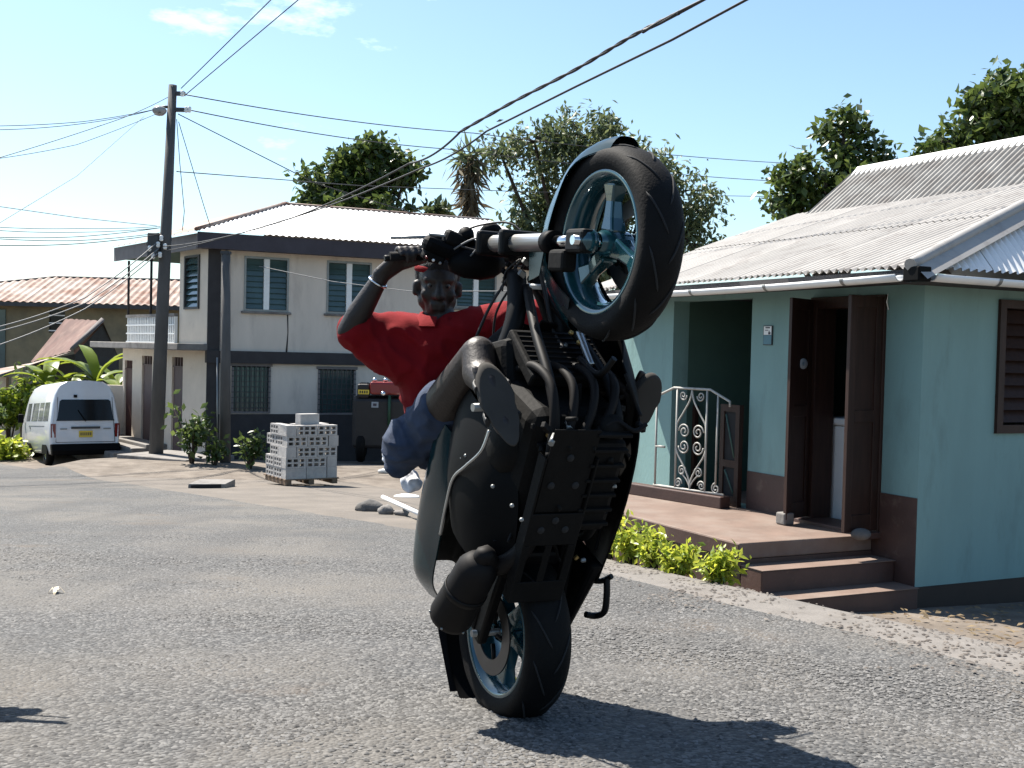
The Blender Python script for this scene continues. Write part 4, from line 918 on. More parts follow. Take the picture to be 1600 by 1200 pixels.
# ------------------------------------------------------------------ dark red truck in the shade behind the rider
tq = at(600, 732, 26.6); tz_ = GH(tq.x, tq.y); TW = Wall(at(548, 600, 26.6), (1, .1), (.1, -1))
tk = thing('parked_truck', 'dark vehicle with a red bonnet and yellow plate in the shade behind the rider', 'truck', (tq.x, tq.y, tz_))
t0, t1 = TW.t(548), TW.t(665)
m = MB(); m.wbox(TW, t0 + .05, t1, -2.2, -.05, tz_ + .35, TW.z(580, 622)); m.build('body', MT['truck_dark'], tk, bevel=.08)
m = MB(); m.wbox(TW, TW.t(578), t1, -2.0, -.02, TW.z(600, 617), TW.z(600, 597)); m.build('bonnet', MT['truck_red'], tk, bevel=.05)
m = MB(); m.wbox(TW, t0 + .15, TW.t(577), -1.4, -.04, TW.z(560, 622), TW.z(560, 600)); m.build('cowl', MT['truck_dark'], tk, bevel=.05)
m = MB(); m.wbox(TW, TW.t(560), TW.t(577), -.03, -.01, TW.z(568, 616), TW.z(568, 609)); o = m.build('number_plate', MT['plate_yellow'], tk)
m = MB()
for k in range(4): m.wbox(TW, TW.t(562) + k * .052, TW.t(562) + k * .052 + .03, -.0095, -.006, TW.z(568, 614.6), TW.z(568, 610.6))
m.build('plate_marks', MT['truck_dark'], o)
m = MB(); m.wbox(TW, TW.t(581), TW.t(592), -.05, -.03, TW.z(586, 637), TW.z(586, 628)); m.build('sticker', MT['sticker'], tk)
m = MB(); m.wbox(TW, TW.t(583.5), TW.t(589), -.031, -.026, TW.z(586, 634.5), TW.z(586, 630.5)); m.build('sticker_mark', MT['ink'], tk)
m = MB(); c = TW.p(TW.t(599), .05, TW.z(599, 615)); m.ball(c, (.06, .05, .06), 10, 7); m.build('head_lamp', MT['silver'], tk)
m = MB(); m.tube([TW.p(TW.t(609), .02, TW.z(609, 618)), TW.p(TW.t(609), .02, TW.z(609, 665))], .035, 6); m.build('grab_post', MT['green_post'], tk)
for px in (585, 602): 
    c = TW.p(TW.t(px), -.2, TW.z(px, 594)); m = MB(); m.ball(c, (.06, .05, .05), 8, 6); m.build('marker_lamp', MT['silver'], tk)
for s_ in (t0 + .25, t1 - .3):
    for n_ in (-.4, -1.8):
        m = MB(); m.lathe([(.15, -.12), (.38, -.1), (.42, -.05), (.42, .05), (.38, .1), (.15, .12)], TW.p(s_, n_, tz_ + .42), TW.d, 20); wh = m.build('wheel', MT['tyre'], tk)
        q = MB(); q.lathe([(0, -.1), (.15, -.1), (.2, -.06)], TW.p(s_, n_, tz_ + .42), TW.d, 14); q.build('rim', MT['truck_dark'], wh)
# ------------------------------------------------------------------ roadside debris
def lump(name, c, r_, mt, label, cat, seed, flat=.7, group=None):
    m = MB(); m.ball((0, 0, 0), r_, 12, 8); sd = seed * 7.3
    for v_ in m.v: v_ *= 1 + .35 * noise.noise(v_ * (1.6 / max(r_ if not isinstance(r_, tuple) else r_[0], .01)) + V((sd, 0, 0))); v_.z *= flat
    return m, name, c, mt, label, cat
def put(t, group=None):
    m, name, c, mt, label, cat = t; c = V(c)
    for i in range(len(m.v)): m.v[i] = m.v[i] + c
    m.build(name, MT[mt], None, base=c, label=label, category=cat, group=group)
def gp(px, py, up=0): q = gr(px, py); q.z = GH(q.x, q.y) + up; return q
put(lump('rock', gp(577, 800, .06), (.17, .12, .13), 'rock', 'dark rounded rock in the roadside drain left of the pale stone', 'rock', 1))
put(lump('rock', gp(602, 805, .05), (.1, .09, .11), 'concrete', 'pale grey stone in the drain right of the dark rock', 'rock', 2))
put(lump('rock', gp(628, 806, .03), (.1, .08, .07), 'concrete', 'small pale stone beside the white pipe in the drain', 'rock', 3))
m = MB(); m.tube([gp(598, 792, .14), gp(660, 819, .10)], .03, 8); m.build('white_pipe', MT['white_plastic'], None, base=gp(598, 792, 0), label='white plastic pipe lying slantwise across the roadside drain', category='pipe')
for i, (px, py, rx, rz, lb) in enumerate(((612, 742, .2, .2, 'large crumpled white bag lying behind the rider'), (630, 750, .22, .11, 'flat white rag beside the crumpled bag'), (600, 752, .14, .08, 'small pale scrap left of the crumpled bag'), (636, 778, .2, .06, 'white scrap lying on the dirt near the drain'))):
    put(lump('litter', gp(px, py, rz * .35), (rx, rx * .7, rz), 'rag_white', lb, 'litter', 5 + i))
q0 = gp(294, 764, 0); q1 = gp(352, 764, 0)
m = MB(); m.hexa([q0 + V((0, -.05, -.1)), q1 + V((0, -.05, -.1)), q1 + V((0, .7, -.1)), q0 + V((0, .7, -.1)), q0 + V((0, 0, .085)), q1 + V((0, 0, .085)), q1 + V((0, .7, .09)), q0 + V((0, .7, .09))]); dr = m.build('drain_cover', MT['concrete'], None, bevel=.01, base=q0, label='low concrete drain cover with a dark slot facing the road', category='drain')
m = MB(); m.wbox(Wall(q0, q1 - q0, (0, -1, 0)), .06, (q1 - q0).length - .06, .045, .056, q0.z + .005, q0.z + .07); m.build('slot', MT['interior'], dr)
c = gp(88, 929, .02); m = MB(); 
for k in range(4):
    a = k * 1.5 + .4; l_ = .045 + .02 * (k % 2); d = V((math.cos(a), math.sin(a), 0)); pq_ = V((-d.y, d.x, 0)) * .014
    m.sheet([[c - pq_ * .5, c + pq_ * .5], [c + d * l_ * .5 - pq_ + V((0, 0, .022)), c + d * l_ * .5 + pq_ + V((0, 0, .018))], [c + d * l_ - pq_ * .3 - V((0, 0, .012)), c + d * l_ + pq_ * .3 - V((0, 0, .008))]])
m.build('fruit_peel', MT['peel'], None, base=c, label='small yellow brown fruit peel lying on the road at left', category='litter')
# ------------------------------------------------------------------ motorcycle on its rear wheel
RA_ = at(800, 985, 4.1); FA_ = at(959, 381, 3.6)
bu = (FA_ - RA_); BL = bu.length; bu.normalize()
_a = V((-.89, -.454, 0)); _a = (_a - bu * _a.dot(bu)).normalized()
bl_ = -_a; bv = bu.cross(bl_)
BM = Matrix((bu, bl_, bv)).transposed().to_4x4(); BM.translation = RA_
BI = BM.inverted()
def LOC(px, py, Y):
    d = BI.to_3x3() @ ray(px, py); o = BI @ CAM; return o + d * ((Y - o.y) / d.y)
bike = thing('motorcycle', 'teal and black sport motorcycle reared up on its back wheel', 'motorcycle', matrix=BM)
def part(mb, name, mt, parent=None, bevel=0): return mb.build(name, MT[mt], parent or bike, bevel=bevel, local=True)
def wheel(name, c, r_, hw, parent, disc_side, spokes=3, tw=0.0):
    c = V(c); w_ = part(MB().lathe([(.03, -.06), (.04, -.045), (.045, 0), (.04, .045), (.03, .06)], c, (0, 1, 0), 20), name, 'teal_metal', parent)
    rb = r_ * .715
    prof = [(rb, -hw * .74), (rb + .012, -hw * .86), (r_ - .045, -hw), (r_ - .022, -hw * .92), (r_ - .009, -hw * .66), (r_ - .002, -hw * .34), (r_, 0), (r_ - .002, hw * .34), (r_ - .009, hw * .66), (r_ - .022, hw * .92), (r_ - .045, hw), (rb + .012, hw * .86), (rb, hw * .74), (rb - .004, 0)]
    ty = part(MB().lathe(prof, c, (0, 1, 0), 72, closed=True), 'tyre', 'tyre', w_)
    for k in range(11):                                   # tread grooves
        for sg in (-1, 1):
            pts = []
            for j in range(9):
                f = j / 8; yy = sg * hw * (.08 + .74 * f); rr = r_ - .002 * abs(yy / hw) ** 2 * 1 - (0 if abs(yy) < hw * .34 else (.007 * (abs(yy) - hw * .34) / (hw * .32) if abs(yy) < hw * .66 else .007 + .013 * (abs(yy) - hw * .66) / (hw * .26)))
                a = (k + (.5 if sg > 0 else 0)) * 2 * math.pi / 11 + .34 * f + .1 * f * f
                pts.append(c + V((rr * math.cos(a), yy, rr * math.sin(a))))
            part(MB().tube(pts, [.0012] + [.0034] * 7 + [.001], 5), 'groove', 'interior', ty)
    part(MB().lathe([(rb + .012, -hw * .80), (rb + .004, -hw * .86), (rb - .010, -hw * .78), (rb - .03, -hw * .3), (rb - .034, 0), (rb - .03, hw * .3), (rb - .010, hw * .78), (rb + .004, hw * .86), (rb + .012, hw * .8), (rb - .018, hw * .4), (rb - .02, 0), (rb - .018, -hw * .4)], c, (0, 1, 0), 72, closed=True), 'rim', 'teal_metal', w_)
    for k in range(spokes):
        a = 2 * math.pi * k / spokes + tw; pts = []; e = V((math.cos(a), 0, math.sin(a))); h = V((-e.z, 0, e.x))
        rings = []
        for f, wd_, th in ((.035, .036, .03), (.08, .026, .024), (.13, .022, .02), (rb - .03, .036, .028)):
            q = c + e * f + h * (.03 * math.sin(f * 9)); rings.append([q + h * wd_ + V((0, th, 0)), q - h * wd_ + V((0, th, 0)), q - h * wd_ - V((0, th, 0)), q + h * wd_ - V((0, th, 0))])
        part(MB().loft(rings, smooth=False), 'spoke', 'teal_metal', w_, bevel=.008)
    for s_ in disc_side:
        d = part(MB().lathe([(.095, -.003), (.15, -.003), (.15, .003), (.095, .003)], c + V((0, s_ * (hw * .86 + .012), 0)), (0, 1, 0), 48, closed=True, smooth=False), 'brake_disc', 'disc_steel', w_)
        for k in range(5):
            a = 2 * math.pi * k / 5; q = c + V((math.cos(a) * .07, s_ * (hw * .86 + .006), math.sin(a) * .07)); part(MB().tube([q - V((math.cos(a), 0, math.sin(a))) * .03, q + V((math.cos(a), 0, math.sin(a))) * .035], .008, 6), 'carrier', 'frame_black', d)
    return w_
wheel('rear_wheel', (0, 0, 0), .31, .085, bike, (-1,), spokes=5, tw=.7)
wheel('front_wheel', (BL, 0, 0), .303, .072, bike, (1,), tw=.25)
# front fork, clamps, bars
fdir = V((1.2 - BL, 0, .72)).normalized()
def fk(s_, y, dx=0.0): return V((BL, y, 0)) + fdir * s_ + V((dx, 0, 0))
for y in (-.105, .105):
    o = part(MB().tube([fk(.20, y), fk(.225, y), fk(.23, y), fk(.62, y)], [.034, .034, .029, .030], 20), 'fork_tube', 'fork_grey')
    part(MB().tube([fk(.185, y), fk(.235, y)], .037, 20), 'fork_seal', 'plastic_black', o)
    part(MB().tube([fk(.06, y), fk(.20, y)], .021, 16), 'stanchion', 'chrome', o)
    m = MB(); m.box(fk(.03, y), (.075, .05, .11), (V((fdir.z, 0, -fdir.x)), V((0, 1, 0)), fdir)); part(m, 'axle_clamp', 'frame_black', o, bevel=.012)
    m = MB(); m.box(fk(.10, y * 1.05) + V((-.065, 0, 0)), (.07, .055, .10), (V((fdir.z, 0, -fdir.x)), V((0, 1, 0)), fdir)); part(m, 'brake_caliper', 'engine', o, bevel=.012)
m = MB(); m.tube([V((BL, -.15, 0)), V((BL, -.085, 0))], .017, 12); m.tube([V((BL, .085, 0)), V((BL, .15, 0))], .017, 12); part(MB().tube([V((BL, -.15, 0)), V((BL, .15, 0))], .015, 12), 'front_axle', 'chrome')
part(MB().lathe([(0, -.128), (.02, -.128), (.036, -.112), (.04, -.085), (.03, -.07)], (BL, 0, 0), (0, 1, 0), 20), 'hub_cap', 'teal_metal')
for s_, w2 in ((.48, .16), (.66, .16)):
    m = MB(); m.box(fk(s_, 0), (.09, w2 * 2, .035), (V((fdir.z, 0, -fdir.x)), V((0, 1, 0)), fdir)); part(m, 'triple_clamp', 'frame_black', bevel=.012)
part(MB().tube([fk(.46, 0, -.04), fk(.68, 0, -.04)], .032, 14), 'steering_head', 'frame_black')
GRR, GRL = V((1.085, -.30, .868)), V((1.085, .30, .868))
hbm = fk(.74, 0)
part(MB().tube([V(q) for q in lerpc([tuple(GRR + V((-.02, -.09, .01))), tuple(GRR), tuple(GRR + V((.05, .1, -.02))), tuple(hbm + V((0, -.07, .02))), tuple(hbm + V((0, .07, .02))), tuple(GRL + V((.05, -.1, -.02))), tuple(GRL), tuple(GRL + V((-.02, .09, .01)))], 6)], .012, 10), 'handlebar', 'frame_black')
gd = V((.12, 1, -.03)).normalized()
for g_, s_ in ((GRR, 1), (GRL, -1)):
    d = V((gd.x, gd.y * s_, gd.z)); 
    part(MB().tube([g_ - d * .075, g_ + d * .06], .018, 12), 'grip', 'rubber')
    m = MB(); m.box(g_ + d * .10, (.05, .06, .05)); part(m, 'switch_box', 'plastic_black', bevel=.01)
    part(MB().tube([g_ + d * .11 + V((.045, 0, 0)), g_ + d * .05 + V((.075, 0, -.005)), g_ - d * .08 + V((.07, 0, .01))], [.008, .007, .006], 8), 'lever', 'alu')
m = MB(); m.box(GRR + gd * .13 + V((.035, 0, .03)), (.06, .085, .05), (V((1, 0, .3)).normalized(), gd, V((-.3, 0, 1)).normalized())); part(m, 'brake_reservoir', 'plastic_black', bevel=.01)
c = LOC(697, 392, -.215); fa = (V((.9, .3, .2)).normalized(), V((-.3, .95, 0)).normalized(), V((-.2, 0, 1)).normalized())
m = MB(); m.box(c, (.06, .20, .06), fa); part(m, 'control_pod', 'plastic_black', bevel=.022)
m = MB(); m.box(c + fa[0] * .05 + fa[1] * .02, (.055, .10, .05), fa); part(m, 'master_cylinder', 'engine', bevel=.014)
part(MB().lathe([(0, .03), (.026, .03), (.03, .022), (.03, -.02), (0, -.02)], c + fa[0] * .075 + fa[1] * .055, fa[2] * .6 + fa[0] * .5, 16), 'fluid_cup', 'plastic_black')
m = MB(); m.box(c - fa[0] * .04 - fa[1] * .04, (.035, .09, .04), fa); part(m, 'switch_cluster', 'engine', bevel=.01)
for k in range(3): part(MB().ball(c - fa[0] * .05 + fa[1] * (-.075 + .03 * k) - fa[2] * .026, .006, 8, 6), 'switch_button', ('red_lamp', 'white_plastic', 'alu')[k])
part(MB().tube([c + fa[0] * .03 - fa[1] * .09, c + fa[0] * .06 + fa[1] * .02, c + fa[0] * .085 + fa[1] * .14], .006, 8), 'lever', 'alu')
c = LOC(768, 362, -.02); part(MB().lathe([(.0, .018), (.035, .016), (.045, 0), (.035, -.02), (0, -.02)], c, (.6, .2, .7), 16), 'instrument', 'engine')
part(MB().tube([c, c + V((-.02, .01, -.09))], .008, 6), 'instrument_stay', 'alu')
hl = LOC(748, 410, -.09); m = MB(); m.lathe([(0, .10), (.04, .09), (.062, .05), (.066, 0), (.055, -.06), (.03, -.11), (0, -.12)], hl, (.15, 1, -.05), 20); part(m, 'headlamp', 'plastic_black')
# loose wiring where the nose fairing is missing
random.seed(11)
def cable(pix, r_, name='cable', mt='wire'):
    pts = [LOC(*q) for q in pix]; return part(MB().tube([V(q) for q in lerpc([tuple(p) for p in pts], 7)], r_, 6), name, mt)
cable([(815, 405, -.03), (790, 440, -.06), (765, 480, -.1), (745, 525, -.12), (735, 550, -.1)], .0055)
cable([(822, 408, -.02), (800, 445, -.02), (775, 490, -.04), (770, 545, -.02)], .0045)
cable([(840, 408, 0.0), (850, 450, .02), (858, 490, .02), (865, 520, .03), (880, 545, .03)], .008)
cable([(812, 405, -.05), (790, 425, -.08), (785, 455, -.08)], .003)
cable([(700, 372, -.2), (750, 352, -.1), (800, 350, -.02), (830, 385, .02)], .004)
cable([(720, 385, -.18), (770, 395, -.08), (815, 380, 0), (840, 375, .03)], .004)
cable([(735, 400, -.15), (770, 368, -.1), (820, 372, 0), (845, 400, .02)], .003, mt='wire_grey')
cable([(705, 392, -.2), (745, 372, -.15), (790, 380, -.05)], .0035, mt='wire_grey')
for k in range(9):
    px, py = 800 + random.uniform(-12, 30), 412 + random.uniform(-6, 30); q = LOC(px, py, random.uniform(-.06, .03)); m = MB(); m.box(q, (.02, .028, .016), (V((.8, .5, .2)).normalized(), V((-.5, .8, 0)).normalized(), V((0, 0, 1)))); part(m, 'connector', ('alu', 'plastic_black', 'engine')[k % 3], bevel=.003)
for px, py, mt in ((838, 448, 'white_plastic'), (800, 400, 'red_lamp')):
    q = LOC(px, py, 0); m = MB(); m.box(q, (.016, .06, .02)); part(m, 'connector', mt, bevel=.003)
# front mudguard: wraps the rear half of the tyre
rows = []
for i in range(25):
    dg_ = 14 + (168 - 14) * i / 24; a = R(dg_); rr = .330 + .062 * math.exp(-((dg_ - 112) / 34) ** 2); hw = .094 * (.62 + .38 * sm(10, 60, dg_)) * (1 - .15 * sm(130, 170, dg_))
    e = V((math.cos(a), 0, math.sin(a))); row = []
    for j in range(-6, 7):
        f = j / 6; row.append(V((BL, 0, 0)) + e * (rr - (.05 + .07 * sm(40, 105, dg_)) * abs(f) ** 3.2) + V((0, hw * f, 0)))
    rows.append(row)
m = MB(); m.sheet(rows); m.sheet([[q - (q - V((BL, q.y, 0))).normalized() * .004 for q in r_] for r_ in rows]); part(m, 'front_mudguard', 'teal_body')
for s_ in (-1, 1):
    m = MB(); q0 = fk(.30, s_ * .085); m.prism([(-.05, .02), (.03, .0), (.03, .10), (-.07, .09)], (0, s_ * .004, 0), q0 + V((-.05, 0, -.03)), V((fdir.z, 0, -fdir.x)), fdir); part(m, 'mudguard_stay', 'teal_body')
# frame
for s_ in (-1, 1):
    part(MB().tube([V(q) for q in lerpc([(1.17, s_ * .04, .50), (1.04, s_ * .08, .36), (.75, s_ * .16, .27), (.5, s_ * .13, .12), (.42, s_ * .12, -.04)], 6)], .036, 10), 'frame_spar', 'frame_black')
    part(MB().tube([V(q) for q in lerpc([(1.15, s_ * .03, .42), (1.07, s_ * .08, .2), (.98, s_ * .11, -.02), (.85, s_ * .12, -.13), (.5, s_ * .12, -.13), (.42, s_ * .12, -.02)], 6)], .018, 8), 'cradle_tube', 'frame_black')
    part(MB().tube([(.5, s_ * .12, .35), (.1, s_ * .10, .52), (-.18, s_ * .07, .58)], .014, 8), 'seat_rail', 'frame_black')
    part(MB().loft([[V((.42, s_ * (.10 + a), b)) for a, b in ((-.025, -.05), (.025, -.05), (.025, .05), (-.025, .05))], [V((.2, s_ * (.12 + a), b)) for a, b in ((-.02, -.045), (.02, -.045), (.02, .045), (-.02, .045))], [V((-.03, s_ * (.125 + a), b)) for a, b in ((-.018, -.03), (.018, -.03), (.018, .03), (-.018, .03))]], smooth=False), 'swingarm', 'frame_black', bevel=.01)
    # foot peg and hanger
    part(MB().tube([(.86, s_ * .19, .06), (.86, s_ * .33, .05)], .014, 8), 'foot_peg', 'alu')
m = MB(); m.box((.32, 0, .0), (.06, .25, .07)); part(m, 'swingarm_bridge', 'frame_black', bevel=.015)
part(MB().tube([V((0, -.16, 0)), V((0, .16, 0))], .013, 10), 'rear_axle', 'alu')
part(MB().lathe([(.03, 0), (.105, 0), (.105, .006), (.03, .006)], (0, .105, 0), (0, 1, 0), 36, closed=True, smooth=False), 'sprocket', 'disc_steel')
m = MB(); m.box((.22, .112, .055), (.42, .016, .02)); m.box((.22, .112, -.085), (.42, .016, .02), (V((1, 0, .09)).normalized(), V((0, 1, 0)), V((-.09, 0, 1)).normalized())); part(MB().tube([V(q) for q in lerpc([(0, .113, .107), (.25, .113, .07), (.46, .113, .05), (.50, .113, .0), (.46, .113, -.05), (.25, .113, -.08), (0, .113, -.107), (-.1, .113, 0), (0, .113, .107)], 6)], .009, 6), 'chain', 'engine')
m = MB(); m.hexa([V(q) for q in ((-.06, .15, -.06), (.36, .15, -.15), (.36, .205, -.15), (-.06, .18, -.06), (-.04, .15, .09), (.36, .15, .12), (.36, .21, .12), (-.04, .185, .09))]); part(m, 'chain_case', 'plastic_black', bevel=.02)
m = MB(); m.lathe([(.0, -.15), (.028, -.15), (.028, .15), (0, .15)], (.38, 0, .16), (.25, 0, .97), 14); part(m, 'shock_absorber', 'engine')
# engine, radiator, pipes, belly
m = MB(); m.box((.70, 0, .06), (.42, .36, .30)); part(m, 'crankcase', 'engine', bevel=.05)
m = MB(); m.box((.86, 0, .30), (.24, .34, .28), (V((.85, 0, .5)).normalized(), V((0, 1, 0)), V((-.5, 0, .85)).normalized())); part(m, 'cylinder_block', 'engine', bevel=.03)
for s_, nm in ((-1, 'clutch_cover'), (1, 'generator_cover')): part(MB().lathe([(0, .055), (.06, .05), (.095, .03), (.105, 0)], (.72, s_ * .175, .06), (0, s_, 0), 24), nm, 'engine')
m = MB(); m.box((.68, .03, -.135), (.34, .24, .07)); part(m, 'sump', 'engine', bevel=.025)
m = MB(); m.box((.99, .02, .17), (.05, .32, .24), (V((.95, 0, -.3)).normalized(), V((0, 1, 0)), V((.3, 0, .95)).normalized())); rd = part(m, 'radiator', 'engine', bevel=.01)
for k in range(9):
    m = MB(); m.box(V((.99, .02, .17)) + V((.3, 0, .95)).normalized() * (-.1 + .025 * k) + V((.95, 0, -.3)).normalized() * .027, (.006, .28, .007)); part(m, 'fin', 'frame_black', rd)
for k, y in enumerate((-.12, -.04, .04, .12)):
    part(MB().tube([V(q) for q in lerpc([(.93, y, .2), (1.0, y * 1.05, .08), (.99, y, -.04), (.90, y * .8 - .03, -.12), (.75, y * .4 - .08, -.15), (.52, y * .2 - .11, -.155)], 6)], .015, 10), 'header_pipe', 'exhaust')
c0, c1 = LOC(748, 885, -.25), LOC(703, 965, -.27); d = (c1 - c0).normalized()
part(MB().tube([V(q) for q in lerpc([(.56, -.11, -.155), (.42, -.14, -.14), (.34, -.19, -.09), tuple(c0 - d * .06), tuple(c0 - d * .01)], 6)], .032, 12), 'link_pipe', 'exhaust')
sil = part(MB().tube([c0 - d * .04, c0 - d * .02, c0 + d * .012, c1 - d * .02, c1, c1 + d * .01], [.034, .055, .070, .078, .074, .06], 24), 'silencer', 'exhaust')
part(MB().lathe([(.074, -.012), (.0765, -.012), (.0765, .012), (.074, .012)], c0.lerp(c1, .45), d, 28, closed=True), 'silencer_strap', 'frame_black', sil)
for k in range(6):
    a_ = k * 1.047; e_ = d.orthogonal().normalized(); e_ = Matrix.Rotation(a_, 3, d) @ e_; part(MB().ball(c1 - d * .012 + e_ * .0775, .005, 6, 5), 'rivet', 'alu', sil)
part(MB().tube([c1, c1 + d * .02], .028, 12), 'silencer_tip', 'interior')
# slotted belly plate
pl = V((.58, .05, -.185))
bpl = MB()
def plq(x0, x1, y0, y1, z=-.188): bpl.box(((x0 + x1) / 2, (y0 + y1) / 2, z), (x1 - x0, y1 - y0, .006))
YO = -.115
plq(.26, .34, -.05 + YO, .15 + YO); plq(.48, .60, -.05 + YO, .15 + YO); plq(.60, .90, -.035 + YO, .135 + YO, -.178)
for y0, y1 in ((-.05, -.025), (.035, .06), (.12, .15)): plq(.34, .48, y0 + YO, y1 + YO)
for y0 in (-.05, .142): bpl.box((.53, y0 + YO + .004, -.165), (.54, .008, .05))
part(bpl, 'belly_plate', 'engine', bevel=.004)
for x, y in ((.54, 0), (.54, .09), (.575, .045), (.70, .0), (.70, .09), (.80, .045)): part(MB().lathe([(0, -.0035), (.012, -.0035), (.013, 0)], (x, y + YO, -.1905 if x < .6 else -.1815), (0, 0, 1), 12), 'bolt_recess', 'interior')
part(MB().lathe([(0, -.05), (.036, -.05), (.04, -.04), (.04, .04), (0, .04)], (.88, .08, -.12), (.5, 0, -.86), 18), 'oil_filter', 'engine')
for k in range(7): m = MB(); m.box((.55 + .055 * k, .075, -.172), (.012, .13, .03)); part(m, 'sump_fin', 'engine', bevel=.003)
for y in (.02, .16): cable([(905 + 60 * y, 600, y), (900 + 60 * y, 680, y + .02), (880 + 50 * y, 760, y), (885, 850, y)], .007, 'hose', 'rubber')
m = MB(); m.box((.05, -.135, .05), (.1, .03, .07)); part(m, 'rear_caliper', 'engine', bevel=.01)
for k in range(14):
    q = V((random.uniform(.45, 1.0), random.uniform(-.17, .17), random.uniform(-.17, -.1))); part(MB().tube([q, q + V((random.uniform(-.02, .02), random.uniform(-.03, .03), -.03))], random.uniform(.006, .012), 6), 'bolt', 'alu' if k % 3 == 0 else 'engine')
random.seed(31)
for k in range(46):
    q = V((random.uniform(.36, 1.02), random.uniform(-.2, .2), random.uniform(-.165, -.02))); e1 = V((random.gauss(0, 1), random.gauss(0, 1), random.gauss(0, .4))).normalized(); e2 = e1.orthogonal().normalized()
    if e1.y * q.y > 0: e1.y *= -1
    if e1.z < 0: e1.z *= -1
    if k % 3 == 0: m = MB(); m.box(q, (random.uniform(.02, .06), random.uniform(.015, .04), random.uniform(.008, .03)), (e1, e2, e1.cross(e2))); part(m, 'bracket', 'engine' if k % 2 else 'frame_black', bevel=.003)
    elif k % 3 == 1: part(MB().tube([V(p_) for p_ in lerpc([tuple(q), tuple(q + e1 * .05 + e2 * .02), tuple(q + e1 * .1 - e2 * .015), tuple(q + e1 * .15)], 5)], random.uniform(.004, .009), 6), 'hose', 'rubber')
    else: part(MB().lathe([(0, .008), (.006, .008), (.008, .004), (.008, -.008), (0, -.008)], q + V((0, 0, -.03)), e1, 6, smooth=False), 'bolt', random.choice(('alu', 'engine', 'brass', 'disc_steel')))
# fairings: inner and outer skin
def skin(name, secs, mt, th=.006):
    rows = []
    ys = lerpc([tuple(s for q in sec for s in q) for sec in secs], 5)
    for r_ in ys:
        k = len(r_) // 3; pts = [tuple(r_[i * 3:i * 3 + 3]) for i in range(k)]; rows.append([V(p) for p in lerpc(pts, 5)])
    m = MB(); n = len(rows[0])
    def off(i, j):
        a = rows[min(i + 1, len(rows) - 1)][j] - rows[max(i - 1, 0)][j]; b = rows[i][min(j + 1, n - 1)] - rows[i][max(j - 1, 0)]
        return a.cross(b).normalized() * th
    m.sheet(rows); m.sheet([[rows[i][j] + off(i, j) for j in range(n)] for i in range(len(rows))])
    for seq in ([(0, j) for j in range(n)], [(len(rows) - 1, j) for j in range(n)], [(i, 0) for i in range(len(rows))], [(i, n - 1) for i in range(len(rows))]):
        m.sheet([[rows[i][j] for i, j in seq], [rows[i][j] + off(i, j) for i, j in seq]], False)
    return part(m, name, mt)
for s_ in (-1, 1):
    if s_ > 0: skin('side_fairing', [[(1.16, .13, .50), (1.16, .22, .33), (1.12, .21, .14), (1.05, .17, .02)], [(.92, .19, .48), (.95, .275, .28), (.92, .27, .04), (.9, .2, -.12)], [(.66, .19, .45), (.68, .285, .24), (.64, .28, .0), (.62, .21, -.16)], [(.36, .18, .34), (.34, .25, .18), (.30, .245, -.02), (.28, .2, -.14)]], 'plastic_black')
    else: skin('side_fairing', [[(.80, -.17, .44), (.79, -.205, .30), (.78, -.20, .14), (.76, -.17, .04)], [(.66, -.18, .44), (.65, -.24, .26), (.63, -.23, .06), (.61, -.16, -.08)], [(.50, -.19, .40), (.48, -.255, .22), (.46, -.235, .02), (.44, -.15, -.12)], [(.34, -.19, .30), (.32, -.23, .16), (.30, -.21, .0), (.30, -.14, -.10)]], 'plastic_black')
    skin('tail_panel', [[(.64, s_ * .13, .62), (.60, s_ * .20, .53), (.55, s_ * .16, .40)], [(.34, s_ * .14, .64), (.28, s_ * .185, .55), (.26, s_ * .165, .38)], [(.08, s_ * .13, .66), (.06, s_ * .17, .555), (.07, s_ * .15, .40)], [(-.12, s_ * .09, .66), (-.10, s_ * .15, .55), (-.06, s_ * .14, .40)], [(-.24, s_ * .04, .64), (-.22, s_ * .06, .56), (-.18, s_ * .06, .46)]], 'teal_body')
skin('tank', [[(.98, -.07, .40), (.985, -.06, .47), (.99, 0, .50), (.985, .06, .47), (.98, .07, .40)], [(.86, -.13, .40), (.86, -.11, .53), (.86, 0, .57), (.86, .11, .53), (.86, .13, .40)], [(.72, -.14, .44), (.72, -.11, .58), (.72, 0, .62), (.72, .11, .58), (.72, .14, .44)], [(.6, -.11, .48), (.6, -.09, .58), (.6, 0, .61), (.6, .09, .58), (.6, .11, .48)]], 'plastic_black', .003)
skin('seat', [[(.62, -.11, .54), (.61, -.1, .61), (.6, 0, .625), (.61, .1, .61), (.62, .11, .54)], [(.35, -.13, .56), (.35, -.12, .615), (.35, 0, .63), (.35, .12, .615), (.35, .13, .56)], [(.05, -.12, .6), (.05, -.11, .67), (.05, 0, .685), (.05, .11, .67), (.05, .12, .6)], [(-.15, -.08, .63), (-.15, -.07, .68), (-.15, 0, .69), (-.15, .07, .68), (-.15, .08, .63)]], 'seat', .004)
cable([(765, 672, -.25), (752, 705, -.262), (728, 728, -.268), (708, 748, -.268), (697, 790, -.262), (688, 835, -.25)], .006, 'fairing_lip_highlight', 'fork_grey')  # pale tube along the panel edge stands in for its highlight
for px, py in ((728, 712), (722, 716), (708, 735), (800, 790), (815, 812), (770, 760)): part(MB().ball(LOC(px, py, -.25), .0075, 8, 6), 'fastener', 'alu')
